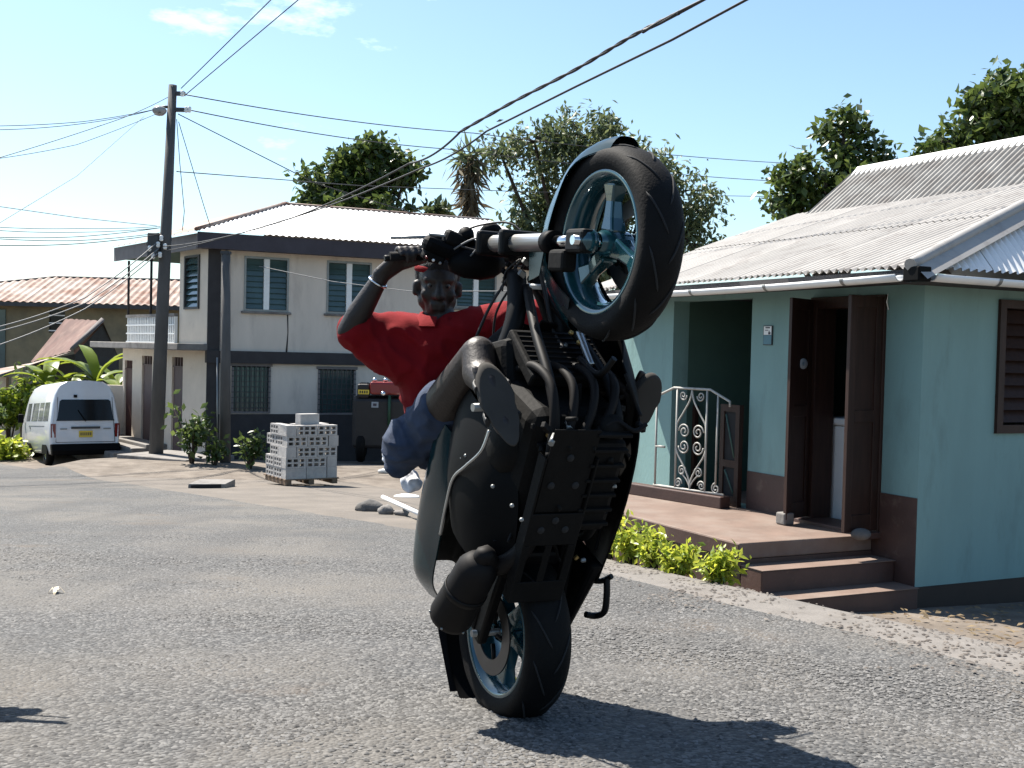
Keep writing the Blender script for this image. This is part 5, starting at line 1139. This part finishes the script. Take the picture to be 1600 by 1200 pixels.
# rear mudguard with flap, stand
rows = []
for i in range(12):
    a = R(105 + 75 * i / 11); e = V((math.cos(a), 0, math.sin(a))); rows.append([e * (.345 + .02 * (i / 11)) + V((0, y, 0)) - e * (.02 * (y / .1) ** 2) for y in (-.105, -.07, 0, .07, .105)])
m = MB(); m.sheet(rows); m.sheet([[q + q.normalized() * .005 for q in r_] for r_ in rows]); part(m, 'rear_mudguard', 'plastic_black')
f0, f1 = LOC(722, 985, -.03), LOC(735, 1078, -.03)
m = MB(); dd = (f1 - f0); m.hexa([f0 + V((0, -.10, 0)), f0 + V((0, .10, 0)), f0 + V((.01, .10, .012)), f0 + V((.01, -.10, .012)), f1 + V((0, -.085, 0)), f1 + V((0, .085, 0)), f1 + V((.01, .085, .012)), f1 + V((.01, -.085, .012))]); part(m, 'mud_flap', 'rubber', bevel=.004)
part(MB().tube([V((-.2, 0, .55)), V((-.25, 0, .45)), f0 + V((.02, 0, .02))], .02, 8), 'flap_bracket', 'frame_black')
cable([(918, 905, .2), (938, 908, .24), (956, 900, .26)], .010, 'side_stand', 'frame_black'); cable([(948, 903, .25), (948, 930, .25), (944, 956, .25), (930, 962, .24), (915, 960, .2)], .012, 'side_stand', 'frame_black')
cable([(958, 765, .2), (945, 800, .22), (938, 830, .22), (930, 860, .2)], .006, 'drain_hose', 'rubber')
cable([(862, 408, .06), (885, 465, .07), (905, 520, .08), (925, 572, .08)], .014, 'fairing_stay', 'fork_grey')
cable([(905, 560, .05), (935, 585, .06), (960, 560, .08)], .012, 'fairing_stay', 'frame_black')
for px, py, yy in ((893, 520, .06), (883, 540, .05), (870, 562, .04), (880, 562, .04), (905, 535, .07)): q = LOC(px, py, yy); part(MB().ball(q, .011, 8, 6), 'bolt', 'brass' if py < 540 else 'alu')
m = MB(); q = LOC(848, 520, .0); m.box(q, (.10, .07, .012), (V((.9, .2, -.3)).normalized(), V((-.2, 1, 0)).normalized(), V((.3, 0, 1)).normalized())); part(m, 'dash_panel', 'plastic_black', bevel=.004)

# ------------------------------------------------------------------ rider
def cone(mb, p0, r0, p1, r1, n=16, sx=1.0, ref=None):
    p0, p1 = V(p0), V(p1); t = (p1 - p0).normalized(); pts, rr = [], []
    for a in (-88, -60, -30): pts.append(p0 + t * (r0 * math.sin(R(a)))); rr.append(r0 * math.cos(R(a)))
    for f in (0, .25, .5, .75, 1): pts.append(p0.lerp(p1, f)); rr.append(r0 + (r1 - r0) * f)
    for a in (30, 60, 88): pts.append(p1 + t * (r1 * math.sin(R(a)))); rr.append(r1 * math.cos(R(a)))
    mb.tube(pts, rr, n, True, sx, ref)
def chain(mb, pts, rs, **k):
    for i in range(len(pts) - 1): cone(mb, pts[i], rs[i], pts[i + 1], rs[i + 1], **k)
def meld(mb, name, mt, parent, vox, it=5, fold=None, fac=.5):
    me = mb.mesh(name + '_raw', MT[mt]); o = bpy.data.objects.new('tmp', me); col.objects.link(o)
    r_ = o.modifiers.new('r', 'REMESH'); r_.mode = 'VOXEL'; r_.voxel_size = vox; r_.use_smooth_shade = True
    s_ = o.modifiers.new('s', 'SMOOTH'); s_.factor = fac; s_.iterations = it
    dg = bpy.context.evaluated_depsgraph_get(); nm = bpy.data.meshes.new_from_object(o.evaluated_get(dg))
    bpy.data.objects.remove(o); bpy.data.meshes.remove(me); nm.name = name
    if fold:
        nm.update(); co = [v_.co + v_.normal * fold(v_.co) for v_ in nm.vertices]
        for v_, c in zip(nm.vertices, co): v_.co = c
    nm.materials.clear(); nm.materials.append(MT[mt])
    for p in nm.polygons: p.use_smooth = True
    ob = bpy.data.objects.new(name, nm); col.objects.link(ob); ob.parent = parent; PM[ob.name] = PM[parent.name].copy(); return ob
man = thing('person', 'rider in a red polo shirt, denim shorts and sandals gripping the handlebars', 'person', matrix=BM)
PEL, CH, NB = V((.44, -.05, .73)), LOC(682, 575, -.10), LOC(690, 520, -.11)
HC = LOC(684, 445, -.12)
shR, shL = LOC(604, 520, -.29), LOC(775, 507, .07)
elR, wrR = LOC(545, 517, -.45), LOC(598, 428, -.365)
elL, wrL = LOC(862, 497, .30), V((1.0, .34, .93))
hpR, hpL = V((.46, -.16, .68)), V((.46, .07, .68))
knR, knL = LOC(748, 552, -.215), V((.9, .24, .40))
anR, anL = LOC(785, 640, -.265) + V((0, 0, .075)), V((.88, .30, .09))
toCam = (BI.to_3x3() @ (CAM - BM @ HC)).normalized(); hUp = (BI.to_3x3() @ V((.03, 0, 1))); hUp = (hUp - toCam * hUp.dot(toCam)).normalized(); hRt = hUp.cross(toCam)
hF = (toCam * .97 - hUp * .12 + hRt * .06).normalized(); hUp = (hUp - hF * hUp.dot(hF)).normalized(); hRt = hUp.cross(hF)
def hd_(r_, u_, f_): return HC + hRt * r_ + hUp * u_ + hF * f_
b = MB()
cone(b, hd_(0, .045, -.03), .092, hd_(0, .035, .012), .084, ref=hRt, sx=.9)          # skull
cone(b, hd_(0, -.01, .03), .068, hd_(0, -.085, .048), .047, ref=hRt)                 # face and jaw
cone(b, hd_(-.035, -.06, .01), .042, hd_(.035, -.06, .01), .042)
cone(b, hd_(0, -.108, .06), .022, hd_(0, -.1, .05), .026)                           # chin
cone(b, hd_(0, .012, .095), .012, hd_(0, -.03, .112), .017)                         # nose
for s_ in (-1, 1):
    cone(b, hd_(s_ * .012, -.034, .10), .012, hd_(s_ * .018, -.034, .094), .010)
    cone(b, hd_(s_ * .012, .03, .088), .014, hd_(s_ * .048, .028, .068), .013)        # brow
    cone(b, hd_(s_ * .082, -.002, -.012), .017, hd_(s_ * .086, -.036, -.006), .013)   # ear
    cone(b, hd_(s_ * .045, -.03, .062), .024, hd_(s_ * .04, -.045, .055), .022)       # cheek
cone(b, hd_(-.02, -.064, .092), .011, hd_(.02, -.064, .092), .011); cone(b, hd_(-.017, -.08, .09), .011, hd_(.017, -.08, .09), .011)
chain(b, [hd_(0, -.06, -.02), NB + V((.01, 0, .0)), CH], [.058, .066, .12])
for sh_, el_, wr_ in ((shR, elR, wrR), (shL, elL, wrL)):
    chain(b, [sh_, sh_.lerp(el_, .5), el_, el_.lerp(wr_, .3), wr_], [.066, .056, .045, .048, .030])
    cone(b, CH, .1, sh_, .07)
cone(b, PEL, .13, CH, .13)
for hp, kn, an in ((hpR, knR, anR), (hpL, knL, anL)):
    chain(b, [PEL, hp, hp.lerp(kn, .5), kn], [.12, .095, .078, .060]); back = V((-.03, 0, .015))
    chain(b, [kn, kn.lerp(an, .32) + back, kn.lerp(an, .7), an], [.058, .060, .045, .036])
toes = []
for an, toe, heel in ((anR, LOC(762, 578, -.285), LOC(800, 690, -.25)), (anL, V((.99, .31, .03)), V((.78, .29, .03)))):
    toe, heel = V(toe), V(heel); cone(b, an, .038, heel.lerp(toe, .15) + V((0, 0, .035)), .034); chain(b, [an, heel.lerp(toe, .5) + V((0, 0, .045)), heel.lerp(toe, .8) + V((0, 0, .028))], [.04, .036, .030])
    lat = (toe - heel).cross(V((0, 0, 1))).normalized(); ln = (toe - heel).length
    for k in range(5):
        q = heel.lerp(toe, .84) + lat * (.034 - .017 * k) + V((0, 0, .024)); cone(b, q, .0105 if k else .0135, q + (toe - heel).normalized() * (.04 - .005 * k), .009 if k else .012)
    toes.append((toe, heel, lat))
def hand(b, wr, grip, s_):
    gdir = V((gd.x, gd.y * s_, gd.z)); d = (grip - wr); d = (d - gdir * d.dot(gdir)).normalized(); e = gdir.cross(d).normalized()
    if e.dot(V((.3, 0, .9))) < 0: e = -e                                            # e: over the top of the grip
    kn0 = grip - d * .030 + e * .022
    for k in range(4):
        o = gdir * (-.038 + .025 * k); cone(b, wr + o * .35, .026, kn0 + o, .0175)
        pts = [grip + o + d * (math.cos(R(a)) * .032) + e * (math.sin(R(a)) * .032) for a in (140, 85, 30, -25, -75)]
        chain(b, pts[:5 if k in (1, 2) else 4], [.0115, .0108, .010, .0092, .0085])
    th0 = wr.lerp(kn0, .45) + gdir * .035
    chain(b, [th0, grip + gdir * .058 - d * .012 - e * .012, grip + gdir * .055 + d * .016 - e * .030], [.018, .0135, .0105])
hand(b, wrR, GRR, 1); hand(b, wrL, GRL, -1)
meld(b, 'body', 'skin', man, .0068, 3)
for s_ in (-1, 1): part(MB().ball(hd_(s_ * .032, .006, .078), .012, 10, 8), 'eye', 'eye_white', man); part(MB().ball(hd_(s_ * .032, .005, .0865), .0062, 8, 6), 'iris', 'hair', man)
c = MB(); cone(c, hd_(0, .07, -.03), .092, hd_(0, .066, .004), .084, ref=hRt, sx=.92); cone(c, hd_(0, .03, -.05), .092, hd_(0, .06, -.03), .09)
meld(c, 'hair', 'hair', man, .008, 4)
part(MB().lathe([(.088, -.012), (.094, -.010), (.094, .010), (.088, .012)], hd_(0, .062, -.014), hUp, 30, closed=True), 'headband', 'red_cloth', man)
def folds(amp, sc, st=(1, 1, 1), rid=0.0):
    def f(c): return rid * ((1 - min(1, 2.2 * abs(noise.noise((c.x * sc * .8 * st[0] + 3, c.y * sc * .8 * st[1], c.z * sc * .8 * st[2]))))) ** 2) + amp * (noise.noise((c.x * sc * st[0], c.y * sc * st[1], c.z * sc * st[2])) + .5 * noise.noise((c.x * sc * 2.3 * st[0], c.y * sc * 2.3 * st[1], c.z * sc * 2.3 * st[2] + 5)))
    return f
s = MB(); ax = V((0, 1, 0))
cone(s, PEL + V((.03, 0, .05)), .135, CH, .145, sx=1.15, ref=ax); cone(s, CH, .142, NB - V((.05, 0, .02)), .10, sx=1.25, ref=ax)
for sh_, el_, f in ((shR, elR, .74), (shL, elL, .86)):
    cone(s, NB - V((.02, 0, .02)), .085, sh_, .085); cone(s, CH, .14, sh_, .085); chain(s, [sh_, sh_.lerp(el_, f)], [.080, .078])
    cone(s, sh_.lerp(el_, .5) - V((.05, 0, .03)), .07, CH, .14)
cone(s, PEL + V((.0, -.02, .06)), .138, PEL + V((-.02, -.02, .0)), .135)
meld(s, 'polo_shirt', 'red_cloth', man, .010, 6, folds(.007, 11, (1.3, 1.3, .55), .013))
for s_ in (-1, 1):                                         # collar flaps
    m = MB(); rows = []
    for i in range(6):
        f = i / 5; a = R(165 - 150 * f); base = NB + V((.02, 0, .02)) + (hRt * (math.sin(a) * -s_ * .072)) + hF * (-math.cos(a) * .0 + .07 * math.cos(a) * -1) ; out = (hRt * (math.sin(a) * -s_) + hF * -math.cos(a)).normalized()
        rows.append([base + hUp * .042, base + hUp * .045 + out * .012, base + out * (.035 + .02 * f) + hUp * (.012 - .03 * f)])
    m.sheet(rows); m.sheet([[q + hUp * .003 + hF * .002 for q in r_] for r_ in rows]); part(m, 'collar', 'red_cloth', man)
s = MB(); chain(s, [PEL + V((-.02, 0, .02)), PEL + V((-.05, -.02, -.02))], [.14, .13], sx=1.15, ref=ax)
for hp, kn, f, r1 in ((hpR, knR, .28, .10), (hpL, knL, .6, .11)): chain(s, [PEL, hp, hp.lerp(kn, f)], [.13, .11, r1])
chain(s, [hpR + V((-.06, -.06, .02)), hpR + V((-.16, -.07, .06))], [.10, .065])
meld(s, 'shorts', 'denim', man, .010, 5, folds(.008, 12, (1.2, 1.2, .6), .012))
s = MB(); q = LOC(618, 706, -.16); chain(s, [LOC(635, 690, -.14), q, LOC(604, 716, -.17)], [.05, .04, .022]); chain(s, [LOC(632, 735, -.16), LOC(645, 755, -.15)], [.03, .04])
meld(s, 'shirt_tail', 'white_cloth', man, .007, 3, folds(.014, 22))
for toe, heel, lat in toes:
    m = MB(); out = []
    for k in range(28):
        a = 2 * math.pi * k / 28; x = math.cos(a); w_ = (.062 if x > 0 else .052) ; y = math.sin(a) * w_ * (1 - .12 * (x < -.5)); out.append((x, y))
    mid = heel.lerp(toe, .52); dr = (toe - heel).normalized(); hl_ = (toe - heel).length * .57
    rings = [[mid + dr * (x * hl_ * g_) + lat * (y * g_) + V((0, 0, z_)) for x, y in out] for g_, z_ in ((.94, -.014), (1, -.008), (1, .012), (.96, .017))]
    m.loft(rings); sd_ = part(m, 'sandal', 'sole', man)
    for f in (.28, .72):
        c0 = heel.lerp(toe, f); part(MB().tube([V(q) for q in lerpc([tuple(c0 + lat * .056 + V((0, 0, .01))), tuple(c0 + lat * .045 + V((0, 0, .055))), tuple(c0 + V((0, 0, .082 if f > .5 else .095))), tuple(c0 - lat * .045 + V((0, 0, .055))), tuple(c0 - lat * .056 + V((0, 0, .01)))], 5)], .008, 6, sx=2.2, ref=dr), 'strap', 'seat', sd_)
d = (wrR - elR).normalized(); part(MB().lathe([(.036, -.006), (.041, 0), (.036, .006), (.033, 0)], elR.lerp(wrR, .86), d, 24, closed=True), 'bracelet', 'silver', man)

# unseen copy of the motorcycle, added out of frame at the left so its bars throw the shadow at the picture's lower left
c2 = copy_tree(bike)
hh2 = V((-.12, 1, 0)).normalized(); f2 = V((hh2.x, hh2.y, -SL * hh2.y)).normalized(); u2 = (V((0, SL, 1)) + V((-.13, 0, 0))).normalized(); l2 = u2.cross(f2).normalized(); u2 = f2.cross(l2)
M2 = Matrix((f2, l2, u2)).transposed().to_4x4(); hb = V((-2.30, 4.2, 0)); og = hb - f2 * 1.1; M2.translation = V((og.x, og.y, GH(og.x, og.y) + .315)); c2.matrix_world = M2
c2['label'] = 'unseen motorcycle copy added past the left edge to cast the handlebar shadow'
# ------------------------------------------------------------------ trees and plants
def leaves(P, size, rng, asp=.55, droop=.3, fold=.25, up=.5, flat=1.0):
    n = len(P)
    d = rng.normal(size=(n, 3)); d[:, 2] -= droop; d[:, 2] *= flat; d /= np.linalg.norm(d, axis=1)[:, None]
    nn = rng.normal(size=(n, 3)); nn[:, 2] += up * 2; nn -= d * (nn * d).sum(1)[:, None]; nn /= np.linalg.norm(nn, axis=1)[:, None]
    s_ = np.cross(d, nn); L_ = size * rng.uniform(.6, 1.25, (n, 1)); w_ = L_ * asp * .5
    v0 = P; v1 = P + d * L_ * .5 + s_ * w_ + nn * w_ * fold; v2 = P + d * L_; v3 = P + d * L_ * .5 - s_ * w_ + nn * w_ * fold; vm_ = P + d * L_ * .5
    vs = np.stack([v0, v1, v2, v3, vm_], 1).reshape(-1, 3)
    b = (np.arange(n) * 5)[:, None]
    F = np.concatenate([b + np.array([[0, 4, 1]]), b + np.array([[1, 4, 2]]), b + np.array([[2, 4, 3]]), b + np.array([[3, 4, 0]])], 0)
    return vs, F
def leafmesh(name, vs, F, mt, parent, inv):
    me = bpy.data.meshes.new(name); o_ = np.array(inv.to_translation()); vs = vs + o_
    me.vertices.add(len(vs)); me.vertices.foreach_set('co', vs.reshape(-1).astype(np.float32)); me.loops.add(len(F) * 3); me.loops.foreach_set('vertex_index', F.reshape(-1).astype(np.int32))
    me.polygons.add(len(F)); me.polygons.foreach_set('loop_start', np.arange(0, len(F) * 3, 3, dtype=np.int32)); me.update(calc_edges=True); me.materials.append(MT[mt])
    o = bpy.data.objects.new(name, me); col.objects.link(o); o.parent = parent; PM[o.name] = PM[parent.name].copy(); return o
def tree(name, label, base_px, y, blobs, leaf, count, mt, seed, clump=.5, cl_n=40, group='trees behind the houses', trunk_r=.22, asp=.55, kind='tree', droop=.3):
    rng = np.random.default_rng(seed); bx = at(base_px, 600, y); gz = GH(bx.x, bx.y)
    root = thing(name, label, kind, (bx.x, bx.y, gz), group=group); inv = Matrix.Translation((-bx.x, -bx.y, -gz))
    sc = y / FPX; B_ = []
    for px, py, rx, ry in blobs:
        dy = rng.uniform(-.6, .6) * rx * sc; c = at(px, py, y + dy); B_.append((np.array(c), np.array([rx * sc, (rx + ry) * .5 * sc, ry * sc])))
    vol = np.array([b[1][0] * b[1][2] for b in B_]); pr = vol / vol.sum(); nc = max(8, count // cl_n)
    cents = []
    for i in rng.choice(len(B_), nc, p=pr):
        q = rng.normal(size=3); q /= np.linalg.norm(q); cents.append(B_[i][0] + B_[i][1] * q * rng.uniform(.35, 1.0) ** .5)
    cents = np.array(cents); P = (cents[:, None, :] + rng.normal(size=(nc, cl_n, 3)) * clump * .55).reshape(-1, 3)
    vs, F = leaves(P, leaf, rng, asp, droop); leafmesh('crown', vs, F, mt, root, inv)
    m = MB(); top = V(sum((b[0] for b in B_)) / len(B_)); fork = V((bx.x, bx.y, gz)).lerp(top, .55); fork.x = (fork.x + bx.x) / 2
    m.tube([(bx.x, bx.y, gz - .2), (bx.x + .1, bx.y, (gz + fork.z) / 2), fork], [trunk_r, trunk_r * .8, trunk_r * .6], 9); tr = m.build('trunk', MT['bark'], root)
    for c, r_ in B_:
        c = V(c); md = fork.lerp(c, .5) + V((0, 0, -.1 * (c - fork).length)); q = MB(); q.tube([fork, md, c, c + V((rng.normal() * .3, rng.normal() * .3, .4)) * r_[2]], [trunk_r * .45, trunk_r * .3, trunk_r * .15, trunk_r * .05], 6); q.build('limb', MT['bark'], tr)
    for c in cents[::3]:
        b = min(B_, key=lambda b: np.linalg.norm(b[0] - c)); q = MB(); q.tube([V(b[0]), V(b[0]).lerp(V(c), .5) + V((0, 0, .08)), V(c)], [trunk_r * .12, trunk_r * .09, trunk_r * .04], 4); q.build('twig', MT['bark'], tr)
    return root
tree('breadfruit_tree', 'leafy dark green tree rising behind the white roof of the two-storey house', 570, 47, [(585, 272, 58, 42), (540, 300, 46, 34), (612, 300, 45, 34), (491, 285, 22, 22), (500, 318, 38, 20), (634, 268, 22, 22), (578, 238, 22, 20), (560, 330, 90, 16), (530, 262, 24, 20)], .38, 5600, 'leaf_bread', 21, clump=.42, cl_n=60, trunk_r=.3)
tree('spreading_tree', 'tall airy grey-green tree with drooping branches behind the raised front wheel', 900, 52, [(905, 205, 62, 28), (940, 190, 25, 15), (835, 222, 48, 22), (782, 240, 32, 20), (885, 265, 70, 42), (830, 310, 42, 40), (960, 245, 60, 42), (850, 345, 55, 35), (1060, 300, 40, 40), (1100, 335, 32, 30), (930, 330, 70, 60), (1010, 270, 50, 40), (810, 360, 25, 25), (1075, 380, 50, 45), (950, 400, 90, 50), (860, 400, 60, 30)], .36, 15500, 'leaf_big', 22, clump=.6, cl_n=40, trunk_r=.4, asp=.4, droop=.8)
tree('breadfruit_tree', 'glossy tree standing behind the grey ridge of the mint house', 1300, 25, [(1318, 212, 34, 38), (1350, 245, 38, 32), (1290, 268, 44, 34), (1372, 258, 22, 26), (1243, 285, 34, 30), (1272, 315, 46, 34), (1218, 325, 20, 24), (1340, 300, 60, 40), (1250, 350, 50, 25), (1320, 185, 16, 16)], .22, 4600, 'leaf_bread', 23, clump=.24, cl_n=46, trunk_r=.2)
tree('breadfruit_tree', 'large glossy tree at the right edge above the mint house roof', 1590, 21, [(1562, 152, 48, 40), (1592, 118, 24, 16), (1530, 195, 48, 36), (1590, 210, 50, 50), (1472, 225, 26, 20), (1440, 250, 30, 14), (1512, 235, 40, 26), (1640, 160, 60, 60), (1570, 265, 70, 24), (1478, 250, 30, 14), (1420, 262, 14, 10)], .20, 5600, 'leaf_bread', 24, clump=.22, cl_n=46, trunk_r=.25)
# shaggy palm stump and small sprout on the skyline
pb_ = at(735, 600, 46); pg = GH(pb_.x, pb_.y)
pm = thing('shaggy_palm', 'slim dead palm with shaggy hanging fronds left of the spreading tree', 'palm', (pb_.x, pb_.y, pg)); rng = np.random.default_rng(4)
m = MB(); m.tube([(pb_.x, pb_.y, pg), at(735, 340, 46), at(735, 245, 46)], [.2, .16, .12], 8); m.build('trunk', MT['bark'], pm)
P = np.array([at(735 + rng.normal() * (9 if py < 275 else 4), py, 46 + rng.normal() * .3) for py in rng.uniform(240, 322, 420)])
vs, F = leaves(P, .85, rng, .12, 1.8, .1, 0); leafmesh('hanging_fronds', vs, F, 'leaf_dead', pm, Matrix.Translation((-pb_.x, -pb_.y, -pg)))
P = np.array([at(732 + rng.normal() * 12, rng.uniform(238, 262), 46) for _ in range(90)]); vs, F = leaves(P, .9, rng, .14, .1, .1); leafmesh('frond_tuft', vs, F, 'leaf_big', pm, Matrix.Translation((-pb_.x, -pb_.y, -pg)))
tree('small_tree', 'small bushy treetop just above the white roof right of the dark tree', 683, 46, [(683, 332, 14, 9), (676, 338, 10, 6)], .4, 260, 'leaf_big', 27, clump=.25, cl_n=26, trunk_r=.1)
def shrub(name, label, px, py, y, w_px, h_px, leaf, count, mt, seed, stems=5, kind='shrub', group=None, asp=.5, up=.5):
    rng = np.random.default_rng(seed); b = at(px, py, y); gz = GH(b.x, b.y); sc = y / FPX; W_, H_ = w_px * sc / 2, h_px * sc
    root = thing(name, label, kind, (b.x, b.y, gz), group=group); inv = Matrix.Translation((-b.x, -b.y, -gz)); tips = []
    for k in range(stems):
        a = rng.uniform(0, 6.28); r_ = rng.uniform(.2, .95) * W_; tp = V((b.x + math.cos(a) * r_, b.y + math.sin(a) * r_ * .7, gz + H_ * rng.uniform(.55, 1.0))); md = V((b.x + math.cos(a) * r_ * .35, b.y + math.sin(a) * r_ * .3, gz + H_ * .4))
        m = MB(); m.tube([(b.x + math.cos(a) * .03, b.y + math.sin(a) * .03, gz - .03), md, tp], [.012 + H_ * .008, .008 + H_ * .006, .004], 5); m.build('stem', MT['bark'], root); tips.append((md, tp))
    P = []
    for _ in range(count):
        md, tp = tips[rng.integers(len(tips))]; q = md.lerp(tp, rng.uniform(-.2, 1.05)); P.append(np.array(q) + rng.normal(size=3) * W_ * .22)
    P = np.array(P); P[:, 2] = np.maximum(P[:, 2], gz + .01); vs, F = leaves(P, leaf, rng, asp, .1, .3, up); leafmesh('foliage', vs, F, mt, root, inv); return root
GL = 'lime shrubs in front of the porch'
for i, (px, py, w_, h_, lb) in enumerate(((950, 868, 60, 62, 'tall lime-green shrub at the left end of the porch beside the motorcycle'), (985, 880, 70, 58, 'dense lime-green shrub below the dark porch opening'), (1022, 890, 60, 46, 'bushy lime-green shrub left of the porch skirt'), (1060, 900, 62, 34, 'low lime-green shrub under the porch edge'), (1120, 912, 66, 36, 'small lime-green shrub beside the steps, rightmost of the row'))):
    y = 9.35 - .28 * i; q = at(px, py, y); y = {0: 9.55, 1: 9.2, 2: 8.85, 3: 8.5, 4: 7.95}[i]
    shrub('lime_shrub', lb, px, py, y, w_ * 1.2, h_ * 1.3, .075, 460, 'leaf_lime', 40 + i, 9, group=GL, asp=.42)
shrub('flowering_shrub', 'straggly green shrub growing beside the utility pole', 300, 712, 25.2, 70, 95, .2, 330, 'leaf_shrub', 51, 8, asp=.5)
shrub('potted_shrub', 'low leafy shrub between the short pole and the concrete blocks', 390, 735, 24.5, 56, 56, .16, 240, 'leaf_shrub', 52, 8)
shrub('weedy_shrub', 'thin weedy plant at the foot of the short grey pole', 335, 725, 25.0, 40, 38, .18, 120, 'leaf_shrub', 53, 5)
for i, (px, py, y, w_, h_, lb) in enumerate(((15, 712, 34, 60, 100, 'sunlit yellow-green bush at the far left edge'), (45, 705, 35, 70, 110, 'tall sunlit bush just left of the white minibus'), (80, 690, 36, 60, 90, 'bush behind the front of the minibus'), (-20, 715, 33, 60, 70, 'bush cut off by the left edge'), (10, 700, 31.5, 70, 22, 'low grassy weeds at the road edge far left'))):
    shrub('roadside_bush', lb, px, py, y, w_, h_, .24, 750, 'leaf_shrub' if i % 2 else 'leaf_lime' if i == 4 else 'leaf_banana', 60 + i, 9, kind='bush', group='bushes left of the minibus', asp=.5)
def banana(px, py, y, h_px, n, seed, label):
    rng = np.random.default_rng(seed); b = at(px, py, y); gz = GH(b.x, b.y); root = thing('banana_plant', label, 'banana plant', (b.x, b.y, gz), group='banana plants behind the minibus'); H_ = h_px * y / FPX
    m = MB(); m.tube([(b.x, b.y, gz - .1), (b.x, b.y, gz + H_ * .3), (b.x + .05, b.y, gz + H_ * .55)], [.13, .11, .07], 8); m.build('stem', MT['leaf_banana'], root)
    for k in range(n):
        a = rng.uniform(0, 6.28); el = rng.uniform(.3, 1.35); L_ = H_ * rng.uniform(.42, .62); d = V((math.cos(a), math.sin(a) * .6, 0)).normalized(); p = V((b.x, b.y, gz + H_ * .52)); e = el; mids = []
        for j in range(11):
            mids.append(p.copy()); p = p + (d * math.cos(e) + V((0, 0, math.sin(e)))) * (L_ / 10); e -= rng.uniform(.06, .2)
        sd_ = d.cross(V((0, 0, 1))).normalized(); q = MB(); rows = []
        for j, c in enumerate(mids):
            f = j / 10; w_ = L_ * .11 * (math.sin(math.pi * min(1, f * .93 + .07)) ** .6) * (1 + .1 * rng.normal()); rows.append([c - sd_ * w_ + V((0, 0, w_ * .25)), c - sd_ * w_ * .5 + V((0, 0, w_ * .22)), c, c + sd_ * w_ * .5 + V((0, 0, w_ * .22)), c + sd_ * w_ + V((0, 0, w_ * .25))])
        q.sheet(rows); q.build('banana_leaf', MT['leaf_banana'], root)
for i, (px, h_, n, lb) in enumerate(((75, 165, 8, 'yellow-green banana plant in front of the rusty shed roof'), (112, 150, 8, 'middle banana plant behind the minibus roof'), (150, 185, 9, 'tall dark banana plant left of the red door'), (182, 150, 7, 'banana plant nearest the two-storey house'), (45, 120, 6, 'low banana plant left of the minibus'))): banana(px, 690, 34.5 + .4 * (i % 2), h_, n, 70 + i, lb)
# dry leaves gathered at the foot of the mint house
rng = np.random.default_rng(9); P = []
for _ in range(500):
    t_ = rng.uniform(-2.6, .1); n_ = rng.uniform(-1.2, 1.0); q = V((K.x, K.y, 0)) - wd * rng.uniform(.25, 1.6) + nd * -rng.uniform(-.8, 3.0); P.append((q.x, q.y, GH(q.x, q.y) + .012 + rng.random() * .02))
vs, F = leaves(np.array(P), .065, rng, .5, 0, .3, 3, flat=.12); root = thing('leaf_litter', 'dry brown leaves scattered on the ground at the foot of the mint house', 'leaves', P[0]); o = leafmesh('dry_leaves', vs, F, 'leaf_dry', root, Matrix.Translation(-V(P[0]))); o['kind'] = 'stuff'
# wooded backdrop far beyond the houses
rng = np.random.default_rng(77)
P = []
for _ in range(34000):
    px = rng.uniform(-1500, 2900); y = rng.uniform(70, 85); hh_ = 8.5 + 1.3 * noise.noise((px * .012, 0, 3)) + .9 * noise.noise((px * .05, 0, 8)); x = (px - 800) / FPX * y; z = GH(x, y) - .5 + hh_ * .62 * rng.random() ** .7; P.append((x, y, z))
vs, F = leaves(np.array(P), 1.3, rng, .6, .3); root = thing('far_woods', 'distant line of green woodland behind the houses', 'woods', P[0]); root['kind'] = 'stuff'; o = leafmesh('woodland', vs, F, 'leaf_big', root, Matrix.Translation(-V(P[0]))); o['kind'] = 'stuff'
